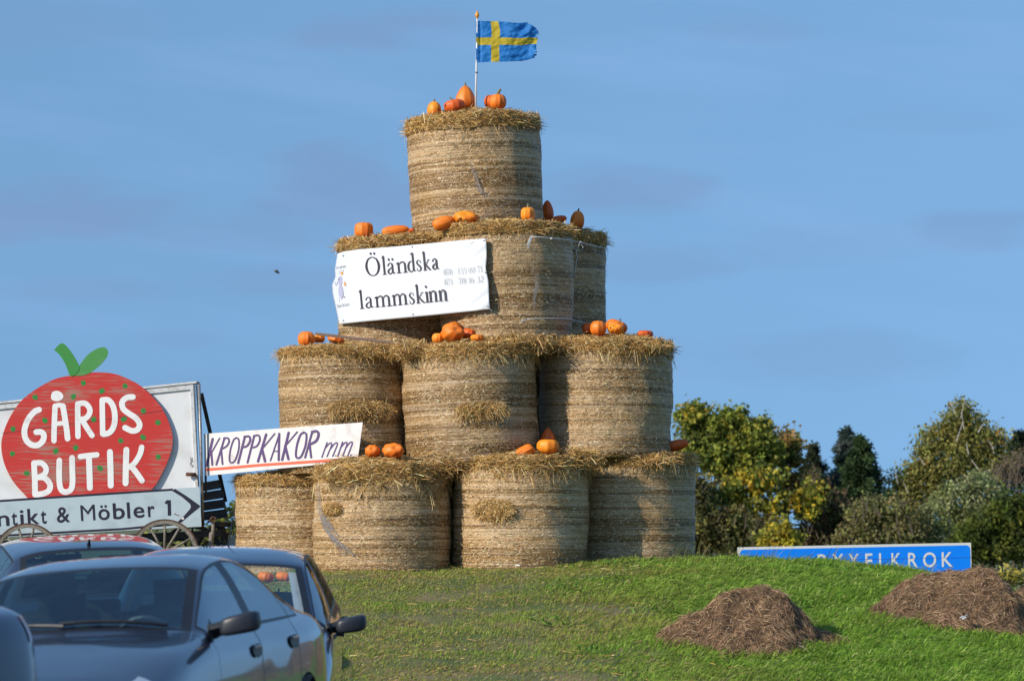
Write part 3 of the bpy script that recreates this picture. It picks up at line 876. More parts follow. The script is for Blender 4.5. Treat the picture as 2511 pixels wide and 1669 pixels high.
    # single wisps hanging loose
    n = {'B': 240, 'C': 260, 'D': 260, 'F': 200, 'G': 140, 'E': 120}.get(key, 40)
    a = -math.pi / 2 + rng.normal(size=n) * .95
    p = np.stack([np.cos(a) * (Rr + .005), np.sin(a) * (Rr + .005), h - drop * fringe(a) * rng.uniform(.2, 1, n) + .02], 1)
    out, tg = frame(a)
    d = unit(out * rng.uniform(.0, .35, n)[:, None] + tg * rng.normal(size=n)[:, None] * .55 - UP * .8)
    parts.append(blades(p, d, rng.uniform(.05, .17, n), rng.uniform(.003, .0055, n), .1, pick(n, STRAW, [.5, .2, .25, .05]), .6))
    # ends standing off the rim
    n = 330
    a = rng.uniform(0, 2 * math.pi, n)
    p = np.stack([np.cos(a) * Rr, np.sin(a) * Rr, h + rng.uniform(.0, cap * .6, n)], 1)
    out, tg = frame(a)
    d = unit(out * .6 + rng.normal(size=(n, 3)) * .5 + UP * .2)
    parts.append(blades(p, d, rng.uniform(.04, .11, n), rng.uniform(.0025, .005, n), .1, pick(n, STRAW, [.4, .3, .1, .2]), .4))
    # a few straws standing up on the top
    n = 240
    a = rng.uniform(0, 2 * math.pi, n); rn = np.sqrt(rng.uniform(0, .98, n))
    p = np.stack([np.cos(a) * rn * Rr, np.sin(a) * rn * Rr, h + mound(a, rn) - .01], 1)
    d = unit(rng.normal(size=(n, 3)) * .7 + UP)
    parts.append(blades(p, d, rng.uniform(.04, .09, n), rng.uniform(.0025, .005, n), .1, pick(n, STRAW, STRAW_W), .4))
    # wads of straw stuffed into the gaps towards the neighbouring bales
    wv = root.matrix_basis.inverted()
    for px, py, wpx, hpx, yy in WADS.get(key, []):
        n = 700; cp = np.array(wv @ P(px, py, yy)); k = Y / F
        g = np.clip(rng.normal(size=(n, 3)), -2, 2)
        p = cp + g * np.array([wpx * k * .34, .07, hpx * k * .30])
        b = rng.uniform(0, 2 * math.pi, n); t = rng.normal(size=n) * .45 - .15
        d = np.stack([np.cos(b) * np.cos(t), np.sin(b) * np.cos(t), np.sin(t)], 1)
        parts.append(blades(p - d * .05, d, rng.uniform(.06, .18, n), rng.uniform(.0035, .008, n), .2, pick(n, STRAW, STRAW_W), .7))
    v, f, c = join(parts)
    obj('straw_cap', v, f, M['straw'], root, col=c)
    return root


def tuft(root, key, px, py, wpx, hpx, neat=False):
    """a plug of straw bursting through the net on the front of a bale"""
    cx, Y, zb, zt, cap, lean, rt, rb, label = BALES[key]
    dx = XP(px, Y - .7) - XP(cx, Y); a0 = -math.acos(max(-1, min(1, dx / .75)))
    wv = root.matrix_basis.inverted()
    front = Y - math.sqrt(max(.02, .75 ** 2 - dx ** 2))
    c = wv @ P(px, py, front - .0)
    hw, hh = wpx / 2 * front / F, hpx / 2 * front / F
    nrm = Vector((math.cos(a0), math.sin(a0), 0)); tg = np.array([-math.sin(a0), math.cos(a0), 0]); nr = np.array(nrm)
    nu, nv = 28, 10
    vs = []
    for j in range(nv + 1):
        for i in range(nu):
            th = 2 * math.pi * i / nu; ph = j / nv * math.pi / 2
            k = math.cos(ph) * (1 + .12 * math.sin(3 * th + 1) * (not neat)); o = math.sin(ph)
            q = np.array(c) + tg * hw * k * math.cos(th) + np.array([0, 0, hh * k * math.sin(th)]) + nr * (.055 * o - .02)
            vs.append(q)
    vs = np.array(vs); fs = np.array([(j * nu + i, j * nu + (i + 1) % nu, (j + 1) * nu + (i + 1) % nu, (j + 1) * nu + i) for j in range(nv) for i in range(nu)])
    parts = [(vs, fs, np.repeat([[.22, .13, .045]], len(vs), 0) * rng.uniform(.6, 1.2, (len(vs), 1)))]
    n = 1500
    th = rng.uniform(0, 2 * math.pi, n); k = np.sqrt(rng.uniform(0, 1, n)) * (1.0 if neat else 1.12)
    o = np.sqrt(np.clip(1 - k ** 2, 0, 1))
    p = np.array(c) + tg * (hw * k * np.cos(th))[:, None] + np.array([0, 0, 1.0]) * (hh * k * np.sin(th))[:, None] + nr * (.055 * o - .010 + rng.uniform(0, .03, n))[:, None]
    d = tg * rng.normal(size=n)[:, None] * (.85 if not neat else .9) + np.array([0, 0, 1.0]) * (rng.normal(size=n) * .6 - (.30 if not neat else .0))[:, None] + nr * rng.uniform(0, .35, n)[:, None]
    d /= np.linalg.norm(d, axis=1, keepdims=True)
    parts.append(blades(p, d, rng.uniform(.03, .10 if not neat else .06, n), rng.uniform(.003, .006, n), .2, pick(n, STRAW, [.38, .3, .18, .14]), .7))
    v, f, col = join(parts)
    obj('straw_tuft', v, f, M['straw'], root, col=col)


ROOT = {}
for kx in 'ABCDEFGHIJKLN': ROOT[kx] = bale(kx)
tuft(ROOT['E'], 'E', 880, 1003, 150, 46)
tuft(ROOT['F'], 'F', 1180, 1004, 120, 38)
tuft(ROOT['C'], 'C', 1211, 1250, 118, 56, True)
tuft(ROOT['B'], 'B', 818, 1246, 56, 26, True)


# torn grey netting hanging down the ground level bale, and on the top one
def torn(root, key, pts, wds, strands=26, jit=8):
    cx, Y, zb, zt, cap, lean, rt, rb, _ = BALES[key]
    wv = root.matrix_basis.inverted(); mb = MB()
    for s in range(strands):
        o = random.gauss(0, 1); q = []
        i0 = random.randint(0, max(0, len(pts) - 3)); i1 = random.randint(i0 + 2, len(pts))
        for i in range(i0, i1):
            x = pts[i][0] + o * wds[i] + random.gauss(0, jit * .3); y = pts[i][1] + random.gauss(0, jit)
            dx = XP(x, Y - .7) - XP(cx, Y)
            q.append(wv @ P(x, y, Y - math.sqrt(max(.01, .770 ** 2 - dx ** 2)) - .012))
        mb.tube(q, .0016, 4, cap=False)
    mb.build('torn_net', M['nettorn'], root)


torn(ROOT['B'], 'B', [(775, 1192), (780, 1225), (786, 1262), (800, 1296), (822, 1325), (846, 1346), (866, 1362)], [1.5, 2, 2.5, 3, 5, 8, 11], 24, 5)
torn(ROOT['B'], 'B', [(786, 1245), (800, 1275), (815, 1295), (834, 1312)], [3, 4, 4, 4], 16, 4)
torn(ROOT['K'], 'K', [(1150, 405), (1163, 430), (1170, 452), (1180, 475), (1196, 486)], [2, 3, 4, 5, 6], 11, 5)
torn(ROOT['K'], 'K', [(1250, 500), (1225, 505), (1200, 515), (1185, 528), (1175, 540)], [3, 5, 5, 5, 5], 9, 5)
torn(ROOT['I'], 'I', [(1305, 655), (1318, 680), (1316, 700), (1310, 730), (1312, 750)], [3, 4, 4, 3, 3], 14, 5)


# ------------------------------------------------------------------ pumpkins
def pmat(name, base, c2):
    return mat(name, base, .50, spec=.40, noise=(7.0, c2, .42, .66), bump=.12, bscale=18)


PM = dict(o=pmat('pumpkin_orange', (.80, .205, .014), (.66, .115, .010)), r=pmat('pumpkin_red_and_shaded', (.68, .115, .010), (.50, .065, .010)), y=pmat('pumpkin_yellow_orange', (.82, .285, .014), (.76, .165, .012)))  # the red tone also puts shade into pumpkins standing in shadow
SHAPE = dict(round=(2.2, 2.1, .95, .13), egg=(2.2, 2.0, .80, .02), pear=(1.9, 1.75, .60, .0), squat=(2.6, 2.4, 1.0, .12), barrel=(3.4, 2.6, 1.0, .08), cone=(1.6, 1.55, .48, .0))
GPK = 'pumpkins set out on the bale stack'


def pumpkin(x0, x1, y0, y1, Y, kind, c, label, tilt=0, turn=0, stem=None, hole=None, group=GPK, neck=None):
    """x0..x1, y0..y1: its outline in the photo; tilt leans it sideways, turn tips its end towards the camera"""
    p, qq, kk, dent = SHAPE[kind]
    nu, nv = 48, 26
    ribs = random.choice([8, 9, 10]); ph = random.uniform(0, 6)
    vs = []
    for j in range(nv + 1):
        t = .5 - .5 * math.cos(math.pi * j / nv)
        s = t ** kk
        r = max(0.0, 1 - abs(2 * s - 1) ** p) ** (1 / qq)
        if j in (0, nv): r = .02
        for i in range(nu):
            a = 2 * math.pi * i / nu
            rb = 1 - (.12 if kind in ('round', 'squat', 'barrel') else .08) * abs(math.sin(ribs * a / 2 + ph)) ** .5 * (1 if kind != 'egg' else .6) + .025 * math.sin(a * 2 + ph)
            z = t - dent * math.exp(-(r / .35) ** 2) * (1 if t > .5 else -.5)
            vs.append(Vector((r * rb * .5, 0, z - .5)).xyz if False else Vector((math.cos(a) * r * rb * .5, math.sin(a) * r * rb * .5, z - .5)))
    if neck:
        nx_, amount = neck
        for v in vs:
            if v.z > .18: v.x += nx_ * (v.z - .18); v.z += amount * (v.z - .18)
    wpx, hpx = x1 - x0, y1 - y0
    m0 = Matrix.Rotation(R(tilt), 3, 'Y') @ Matrix.Rotation(R(turn), 3, 'X')
    asp = hpx / wpx
    # natural proportions before tipping
    if abs(tilt) > 45: st = Vector((asp, asp, 1.0))
    elif abs(turn) > 45: st = Vector((1.0, 1.0, 1.0))
    else: st = Vector((1.0, 1.0, asp))
    vs = [m0 @ Vector((v.x * st.x, v.y * st.y, v.z * st.z)) for v in vs]
    lo = Vector((min(v.x for v in vs), min(v.y for v in vs), min(v.z for v in vs))); hi = Vector((max(v.x for v in vs), max(v.y for v in vs), max(v.z for v in vs)))
    sx, sz = wpx * Y / F / (hi.x - lo.x), hpx * Y / F / (hi.z - lo.z); sy = (sx + sz) / 2
    cen = (lo + hi) / 2
    fit = lambda v: Vector(((v.x - cen.x) * sx, (v.y - cen.y) * sy, (v.z - lo.z) * sz))
    y1 += 2
    fs = [(j * nu + i, j * nu + (i + 1) % nu, (j + 1) * nu + (i + 1) % nu, (j + 1) * nu + i) for j in range(nv) for i in range(nu)]
    o = obj('pumpkin', [fit(v) for v in vs], fs, PM[c], None, True)
    o.location = P((x0 + x1) / 2, y1, Y)
    tag(o, label, 'pumpkin', group)
    if stem:
        ln, bend = stem                        # length in photo px, sideways bend
        L = ln * Y / F
        top = fit(m0 @ Vector((0, 0, (.5 - dent) * st.z)))
        up = (m0 @ Vector((0, 0, 1))).normalized()
        if up.z < 0 and abs(turn) < 45: up = -up
        side = Vector((bend, 0, 0))
        b0 = top - up * .02
        pts = [b0, b0 + up * (L * .45 + .02) + side * L * .12, b0 + up * (L * .85 + .02) + side * L * .5, b0 + up * (L + .02) + side * L * 1.0]
        w0 = max(.013, min(.03, L * .34))
        MB().tube(pts, [w0 * 1.35, w0 * .8, w0 * .62, w0 * .75], 8).build('stem', M['stem'], o, smooth=True)
    if hole:
        hx, hy, hr = hole
        hc = P(hx, hy, Y) - o.location
        # lay the dark patch just proud of the skin
        best = min((Vector(v.co) for v in o.data.vertices if v.co.y < 0), key=lambda q: (q.x - hc.x) ** 2 + (q.z - hc.z) ** 2)
        nrm = Vector((best.x, best.y, best.z - hpx * Y / F / 2)).normalized()
        rr = hr * Y / F
        t1 = nrm.cross(Vector((0, 0, 1))).normalized(); t2 = nrm.cross(t1)
        pts = [best + nrm * .004]; fs2 = []
        for i in range(12):
            a = 2 * math.pi * i / 12; k = rr * (.8 + .35 * math.sin(i * 2.3))
            pts.append(best + (t1 * math.cos(a) + t2 * math.sin(a) * .7) * k + nrm * .001 - nrm * k * k * 2.2)
        for i in range(12): fs2.append((0, 1 + i, 1 + (i + 1) % 12))
        obj('hole', pts, fs2, M['rot'], o)
    return o


pumpkin(1047, 1082, 247, 284, 41.95, 'egg', 'y', 'yellow egg shaped pumpkin, leftmost on the topmost bale', stem=(6, .4), hole=(1076, 270, 4))
pumpkin(1088, 1141, 241, 275, 41.98, 'squat', 'r', 'red orange pumpkin with a dark hole and curled stem on the topmost bale', tilt=-12, stem=(8, -1.0), hole=(1093, 261, 7))
pumpkin(1116, 1166, 208, 267, 42.25, 'pear', 'o', 'tallest pumpkin, pear shaped, touching the flagpole on the topmost bale', stem=(7, .1))
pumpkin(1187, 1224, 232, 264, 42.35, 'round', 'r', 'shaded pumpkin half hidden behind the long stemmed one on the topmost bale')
pumpkin(1200, 1242, 230, 266, 42.1, 'round', 'o', 'round pumpkin with a long bent stem right of the flagpole', stem=(15, .5))
pumpkin(869, 915, 544, 581, 42.2, 'barrel', 'o', 'upright block shaped pumpkin at the left edge above the banner')
pumpkin(936, 1003, 550, 577, 42.15, 'egg', 'o', 'long pumpkin lying on its side above the word on the banner', tilt=82)
pumpkin(1000, 1018, 558, 572, 42.3, 'round', 'r', 'sliver of a small pumpkin between the lying one and the topmost bale')
pumpkin(1060, 1114, 527, 564, 41.35, 'egg', 'o', 'tilted plain pumpkin leaning on the one with a dark blossom scar', tilt=66)
pumpkin(1108, 1174, 515, 552, 41.38, 'barrel', 'y', 'big lying pumpkin with a dark blossom scar at the foot of the topmost bale', tilt=8, turn=60, hole=(1128, 537, 5))
pumpkin(1277, 1313, 507, 539, 41.4, 'barrel', 'y', 'small upright pumpkin with a pale split stem on the front third level bale', stem=(11, .1))
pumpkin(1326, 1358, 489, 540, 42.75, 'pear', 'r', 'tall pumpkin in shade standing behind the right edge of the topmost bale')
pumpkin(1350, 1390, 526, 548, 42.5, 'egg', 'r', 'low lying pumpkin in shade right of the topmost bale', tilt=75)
pumpkin(1398, 1433, 515, 560, 42.7, 'egg', 'o', 'upright egg shaped pumpkin with a dark stem stub, alone on the back right bale', tilt=6, stem=(6, .2))
pumpkin(730, 773, 811, 846, 41.45, 'round', 'o', 'round pumpkin at the left end of the brown pole', stem=(4, .4))
pumpkin(768, 797, 817, 838, 41.6, 'round', 'y', 'small yellow pumpkin squeezed beside the tip of the brown pole')
pumpkin(803, 846, 819, 842, 41.5, 'squat', 'o', 'pumpkin lying under the brown pole', tilt=20, stem=(10, .3))
pumpkin(1059, 1089, 815, 838, 41.0, 'round', 'y', 'small yellow pumpkin left in the heap under the banner corner')
pumpkin(1080, 1140, 795, 835, 40.95, 'round', 'o', 'large smooth pumpkin in the middle of the heap under the banner corner', tilt=40, turn=50)
pumpkin(1084, 1132, 786, 822, 41.2, 'round', 'o', 'pumpkin perched at the back of the heap under the banner corner', tilt=-20)
pumpkin(1132, 1168, 802, 832, 41.12, 'round', 'r', 'pumpkin partly shaded at the right of the heap under the banner corner', tilt=15)
pumpkin(1153, 1187, 818, 834, 40.95, 'squat', 'y', 'small flat pumpkin at the right end of the heap under the banner corner')
pumpkin(1447, 1487, 785, 820, 41.35, 'round', 'o', 'round pumpkin with a pale stem stub, front left of the trio on the right bale', stem=(4, .2))
pumpkin(1490, 1529, 790, 818, 41.35, 'squat', 'y', 'yellow pumpkin with a dark blossom scar in the trio on the right bale', turn=55, hole=(1497, 804, 4))
pumpkin(1484, 1539, 780, 817, 41.62, 'round', 'o', 'biggest pumpkin with a dark stem at the back of the trio on the right bale', tilt=28, stem=(9, -.4))
pumpkin(1428, 1456, 790, 817, 41.6, 'round', 'r', 'dark shaded pumpkin behind the round one on the right bale')
pumpkin(1562, 1602, 808, 826, 41.7, 'squat', 'r', 'brownish pumpkin sunk in the straw at the right end of the second level')
pumpkin(895, 932, 1088, 1119, 40.62, 'round', 'o', 'shaded pumpkin right beside the end of the hand lettered white board', turn=70)
pumpkin(936, 992, 1083, 1122, 40.55, 'round', 'o', 'pumpkin with its neck to the right, second from the end of the hand lettered board', turn=65, neck=(.5, 0))
pumpkin(1265, 1312, 1086, 1121, 40.68, 'barrel', 'o', 'tilted pumpkin left of the shiny yellow one on the middle ground bale', tilt=58)
pumpkin(1316, 1371, 1075, 1109, 40.75, 'squat', 'y', 'shiny yellow pumpkin in the gap between two second level bales')
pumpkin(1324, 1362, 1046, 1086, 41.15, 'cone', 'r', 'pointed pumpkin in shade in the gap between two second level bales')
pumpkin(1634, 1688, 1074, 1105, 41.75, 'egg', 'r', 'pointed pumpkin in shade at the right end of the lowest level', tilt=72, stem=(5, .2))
for (x0, x1, lb) in ((632, 672, 'pumpkin on the grass seen through the car window, left one'), (676, 724, 'pumpkin on the grass seen through the car window, right one')):
    q = pumpkin(x0, x1, 1398, 1424, 39.4, 'round', 'o', lb, tilt=10, group='pumpkins on the grass before the stack')


# ------------------------------------------------------------------ brown pole, twine, flag
mb = MB()
a, b = P(774, 818, 41.35), P(985, 842, 40.95)
mb.bar(a, b, .032, .032)
po = mb.build('pole', M['pole_brown'], bevel=.006)
tag(po, 'brown wooden pole lying across the left second level bale', 'pole')
MB().tube([P(978, 840, 40.94), P(1036, 852, 40.84)], [.017, .013], 8).build('metal_tip', M['wood_dark'], po)
for o in po.children: pass

tw = MB()
fI = lambda x: 41.75 - math.sqrt(max(.02, .80 ** 2 - (XP(x, 41) - XP(1242, 41.75)) ** 2))
def twine_pts(pts): return [P(x, y, fI(x) - .02) for x, y in pts]
tw.tube(twine_pts([(1301, 580), (1330, 582), (1352, 584), (1375, 586), (1395, 589)]) + [P(1405, 591, 41.75), P(1425, 595, 42.3), P(1455, 602, 42.38), P(1489, 610, 42.75)], .0055, 6)
for k in range(5): tw.tube(twine_pts([(1301 + k, 580), (1296 + k * 1.2, 592), (1292 + k * .8, 604 + k * 2)]), .004, 5)
tw.tube([P(1423, 594, 42.28), P(1418, 604, 42.25), P(1412, 616, 42.24), P(1416, 630, 42.24), P(1411, 655, 42.24), P(1408, 680, 42.24)], .0055, 6)
tw.tube([P(1423, 594, 42.28), P(1430, 606, 42.28), P(1424, 616, 42.26), P(1410, 612, 42.25), P(1404, 600, 42.3)], .0045, 6)
tw.lathe([(0, -.012), (.014, -.008), (.016, .004), (0, .014)], 10, c=P(1352, 585, fI(1352) - .025)); tw.lathe([(0, -.014), (.018, -.008), (.02, .004), (0, .016)], 10, c=P(1424, 594, 42.26))
tag(tw.build('twine', M['twine'], smooth=True), 'knotted white twine along the upper edge of the third level bales', 'twine')
tw = MB()
tw.tube(twine_pts([(1292, 782), (1310, 781), (1335, 780), (1360, 780), (1385, 781), (1400, 783)]) + [P(1412, 786, 42.0), P(1437, 793, 42.35)], .0045, 6)
for k in range(6): tw.tube(twine_pts([(1292, 781 + k * .6), (1284 - k, 785), (1274 + k * 2, 794 - k)]), .004, 5)
tag(tw.build('twine', M['twine'], smooth=True), 'thin white twine along the lower edge of the third level bales', 'twine')

YF = 42.2
fl = empty('flagpole', P(1165, 268, YF), 'white pole with an orange finial standing on the topmost bale', 'flagpole')
def rel(p): return p - fl.location
MB().tube([rel(P(1165.5, 300, YF)), rel(P(1168.5, 150, YF)), rel(P(1170, 46, YF))], [.0115, .0105, .0085], 12).build('pole', M['polewhite'], fl, smooth=True)
MB().tube([rel(P(1168.6, 176, YF)), rel(P(1168.7, 180, YF))], .016, 12).build('collar', M['metal'], fl, smooth=True)
MB().lathe([(.004, -.03), (.012, -.028), (.012, -.016), (.022, -.006), (.0245, .008), (.020, .026), (.011, .044), (.003, .058), (.001, .066)], 18, c=rel(P(1170, 39.5, YF))).build('finial', M['finial'], fl, smooth=True)

# the flag: cloth flying to the right, ragged at the fly end
nu, nv = 96, 60
us = np.linspace(0, 1, nu + 1); vs_ = np.linspace(0, 1, nv + 1)
U, V = np.meshgrid(us, vs_)
ytop = np.interp(U, [0, .25, .5, .62, .75, .88, 1.0], [51.5, 52, 53, 56, 56.5, 54, 60])
ybot = np.interp(U, [0, .25, .5, .75, .86, 1.0], [154, 152.5, 151.5, 149, 146, 140])
xr = 1318 + 3 * np.sin(V * 7) - 9 * np.clip(.22 - V, 0, 1) / .22 - 5 * np.clip(V - .84, 0, 1) / .16
xx = 1167 + (xr - 1167) * U
yy = ytop + (ybot - ytop) * V
dep = .028 * np.sin(U * 6.2 + V * 1.8 + .4) * U ** .6 + .05 * U
dep += (vnoise(U * 7 + V * 5, V * 5 - U * 4, 4, 2) - .5) * .05 * (.35 + U) + (vnoise(U * 22 + V * 14, V * 12 - U * 9, 7, 2) - .5) * .008
dep += .05 * np.exp(-((U - .86 + V * .5) / .10) ** 2 - ((V - .14) / .16) ** 2) - .06 * np.exp(-((U - .97) / .06) ** 2 - ((V - .85) / .16) ** 2)
dep += .012 * np.exp(-((U - .07) / .02) ** 2)
fv = np.stack([(xx - IW / 2) * YF / F, YF - .013 + dep, EYE + (HY - yy) * YF / F], -1).reshape(-1, 3)
ff, fm = [], []
for j in range(nv):
    for i in range(nu):
        u, v = (i + .5) / nu, (j + .5) / nv
        if u > .965 and vnoise(np.array([v * 26.0]), np.array([u * 9.0]), 2, 1)[0] > .60 and abs(v - .5) > .12: continue
        if u > .90 and v < .05 and i % 3: continue
        k = j * (nu + 1) + i
        ff.append((k, k + 1, k + nu + 2, k + nu + 1)); fm.append(1 if (.255 < u < .382 or .393 < v < .59) else 0)
tag(obj('flag', fv, ff, [M['flagblue'], M['flagyellow']], None, True, fm), 'blue flag with a yellow cross flying from the pole', 'flag')

bd = MB(); bp = P(679, 666.5, 60)
bd.lathe([(.0, -.05), (.018, -.03), (.024, 0), (.016, .03), (0, .05)], 10)
for v in range(len(bd.v)): bd.v[v] = (bd.v[v][2], bd.v[v][0], bd.v[v][1] - bd.v[v][2] * .35)
bd.add([(-.01, 0, .01), (.02, 0, .01), (.01, .06, .035), (.0, .07, .03)], [(0, 1, 2, 3)]); bd.add([(-.01, 0, .01), (.02, 0, .01), (.01, -.06, .035), (.0, -.07, .03)], [(3, 2, 1, 0)])
bo = bd.build('bird', M['bird'], smooth=True); bo.location = bp
tag(bo, 'tiny dark bird far off in the sky left of the stack', 'bird')

# ------------------------------------------------------------------ heaps of old straw on the bank
FOOT = []

def heap(contour, Y, label, n=9000, depth=.75, seed=1):
    """contour: the heap's skyline in the photo, left toe to right toe"""
    cxs = np.array([XP(p[0], Y) for p in contour]); czs = np.array([ZP(p[1], Y) for p in contour])
    xa, xb = cxs[0], cxs[-1]
    def hz(X, Yv):
        g = ground_z(X, Yv); h0 = np.clip(np.interp(X, cxs, czs) - ground_z(X, np.full_like(X, Y)) + .02, 0, 2)
        dd = depth * (.35 + .65 * np.clip(h0 / .45, 0, 1))
        v = (Yv - Y) / dd
        prof = np.clip(1 - np.abs(v) ** 1.8, 0, 1) ** 1.15
        lump = (vnoise(X * 3.6, Yv * 3.6, seed, 4) - .5) * .30 + (vnoise(X * 11, Yv * 11, seed + 5, 2) - .5) * .07
        return g - .03 + h0 * prof + lump * np.clip(prof * h0 * 4, 0, 1) * (.35 + .65 * np.clip(np.abs(v) * 3, 0, 1))
    nx_, ny_ = 90, 60
    Xg, Yg = np.meshgrid(np.linspace(xa - .05, xb + .05, nx_), np.linspace(Y - depth - .02, Y + depth + .02, ny_))
    v = np.stack([Xg, Yg, hz(Xg, Yg)], -1).reshape(-1, 3)
    ii = (np.arange(ny_ - 1)[:, None] * nx_ + np.arange(nx_ - 1)[None]).ravel()
    f = np.stack([ii, ii + 1, ii + nx_ + 1, ii + nx_], 1)
    base = np.repeat([[.12, .075, .045]], len(v), 0) * rng.uniform(.6, 1.25, (len(v), 1))
    X = rng.uniform(xa, xb, n); Yv = rng.uniform(Y - depth, Y + depth * .7, n)
    k = (hz(X, Yv) - ground_z(X, Yv) > rng.normal(size=n) * .03 - .012) | (rng.uniform(size=n) < .03); X, Yv = X[k], Yv[k]; n = len(X)
    e = .02
    gx = (hz(X + e, Yv) - hz(X - e, Yv)) / (2 * e); gy = (hz(X, Yv + e) - hz(X, Yv - e)) / (2 * e)
    a = rng.normal(size=n) * .8 + np.where(rng.uniform(size=n) < .5, 0, math.pi) + (vnoise(X * 3, Yv * 3, seed + 4) - .5) * 2.5
    d = np.stack([np.cos(a), np.sin(a), np.cos(a) * gx + np.sin(a) * gy + rng.normal(size=n) * .25], 1); d /= np.linalg.norm(d, axis=1, keepdims=True)
    p = np.stack([X, Yv, hz(X, Yv) + rng.uniform(-.005, .02, n)], 1)
    pal = [(.33, .21, .118), (.225, .138, .075), (.46, .32, .20), (.11, .068, .040)]
    col = pick(n, pal, [.38, .30, .12, .20], .22) * (.85 + .6 * vnoise(X * 5, Yv * 5, seed + 9))[:, None]
    # grass of the bank stands up in front of the heap's foot
    m_ = 5000; xg = rng.uniform(xa - .1, xb + .1, m_); yg = rng.uniform(Y - depth - .12, Y, m_); hh = hz(xg, yg) - ground_z(xg, yg)
    q_ = (hh > -.03) & (hh < .07); FOOT.append(np.stack([xg[q_], yg[q_] - .02, ground_z(xg[q_], yg[q_])], 1))
    bl = blades(p, d, rng.uniform(.04, .12, n), rng.uniform(.0025, .0048, n), .22, col, .6)
    v, f, c = join([(v, f, base), bl])
    return tag(obj('straw_heap', v, f, M['heap'], col=c), label, 'straw heap', 'old straw heaps on the bank')


heap([(1560, 1600), (1590, 1576), (1636, 1540), (1682, 1520), (1722, 1504), (1767, 1462), (1826, 1447), (1871, 1443), (1915, 1462), (1960, 1500), (2004, 1546), (2049, 1562), (2093, 1572), (2140, 1582), (2185, 1600)], 34.85, 'brown heap of old straw in the foreground grass, dark on its right side', seed=3, depth=.85, n=40000)
heap([(2132, 1494), (2158, 1478), (2182, 1454), (2234, 1430), (2298, 1412), (2347, 1401), (2395, 1394), (2421, 1399), (2447, 1419), (2476, 1439), (2508, 1468), (2560, 1510), (2630, 1560)], 36.6, 'long brown heap of old straw at the right edge before the blue sign', seed=8, depth=.9, n=40000)
heap([(2455, 1470), (2490, 1448), (2530, 1430), (2600, 1420), (2680, 1450), (2740, 1490)], 38.6, 'part of a low straw heap cut off by the right edge', seed=12, depth=.5, n=4000)

fp = np.concatenate(FOOT); n = len(fp)
d = np.stack([.45 + .4 * rng.normal(size=n), .25 * rng.normal(size=n), np.ones(n)], 1); d /= np.linalg.norm(d, axis=1, keepdims=True)
v, f, c = blades(fp, d, rng.uniform(.06, .15, n), rng.uniform(.005, .010, n), .3, pick(n, [(.19, .32, .03), (.27, .38, .05), (.11, .21, .02), (.40, .32, .16)], [.4, .3, .2, .1]), .2)
tag(obj('grass', v, f, M['grass'], col=c), 'longer grass standing round the feet of the old straw heaps', 'grass', kind='stuff')
sc_ = MB(); s0 = P(2372, 1512, 35.72)
for i in range(6):
    q = s0 + Vector((random.uniform(-.05, .05), random.uniform(-.03, .03), random.uniform(-.025, .02)))
    t = [Vector((random.uniform(-.04, .04), random.uniform(-.03, .03), random.uniform(-.02, .02))) for _ in range(4)]
    sc_.add([q + x for x in t], [(0, 1, 2), (0, 2, 3)])
tag(sc_.build('plastic_scrap', M['plastic']), 'crumpled clear plastic scrap on the long straw heap', 'plastic scrap')
for (x0, y0, x1, y1, lb) in ((1930, 1566, 2008, 1614, 'pale stick lying on the shaded side of the front straw heap'),):
    st = MB(); st.tube([P(x0, y0, 34.35), P((x0 + x1) / 2, (y0 + y1) / 2 - 4, 34.2), P(x1, y1, 34.1)], [.005, .0055, .004], 6)
    tag(st.build('stick', M['straw'] if False else M['wood_grey']), lb, 'stick')
st = MB(); st.bar(P(1265, 1384, 39.9), P(1276, 1386, 39.85), .012, .02)
tag(st.build('wood_chip', M['cream']), 'white chip lying on the grass before the bale with the oval plug', 'wood chip')
# ------------------------------------------------------------------ lettering and flat boards
def catmull(pts, k=6):
    pts = np.array(pts, float); n = len(pts)
    if n < 3: return pts
    out = []
    for i in range(n - 1):
        p0, p1, p2, p3 = pts[max(i - 1, 0)], pts[i], pts[i + 1], pts[min(i + 2, n - 1)]
        for t in np.linspace(0, 1, k, endpoint=False):
            out.append(.5 * ((2 * p1) + (-p0 + p2) * t + (2 * p0 - 5 * p1 + 4 * p2 - p3) * t * t + (-p0 + 3 * p1 - 3 * p2 + p3) * t ** 3))
    out.append(pts[-1])
    return np.array(out)


def ribbon(pts, width=None, smooth=True, cap=True):
    """brush stroke in the plane: points (x, y[, w]); returns vertices and faces"""
    p = np.array([(q[0], q[1], (q[2] if len(q) > 2 else width)) for q in pts], float)
    if smooth: p = catmull(p)
    xy = p[:, :2]; w_ = p[:, 2]
    d = np.gradient(xy, axis=0); d /= np.linalg.norm(d, axis=1, keepdims=True) + 1e-9
    nrm = np.stack([-d[:, 1], d[:, 0]], 1)
    Lf, Rt = xy + nrm * w_[:, None] / 2, xy - nrm * w_[:, None] / 2
    n = len(xy)
    v = [tuple(a) for a in Lf] + [tuple(a) for a in Rt]
    f = [(i, i + 1, n + i + 1, n + i) for i in range(n - 1)]
    if cap:
        for e, s in ((0, -1), (n - 1, 1)):
            c0 = len(v); m = 6
            for k in range(1, m):
                a = math.pi * k / m
                v.append(tuple(xy[e] + (nrm[e] * math.cos(a) + d[e] * s * math.sin(a)) * w_[e] / 2))
            f.append(tuple([e] + list(range(c0, c0 + m - 1)) + [n + e]))
    return v, f


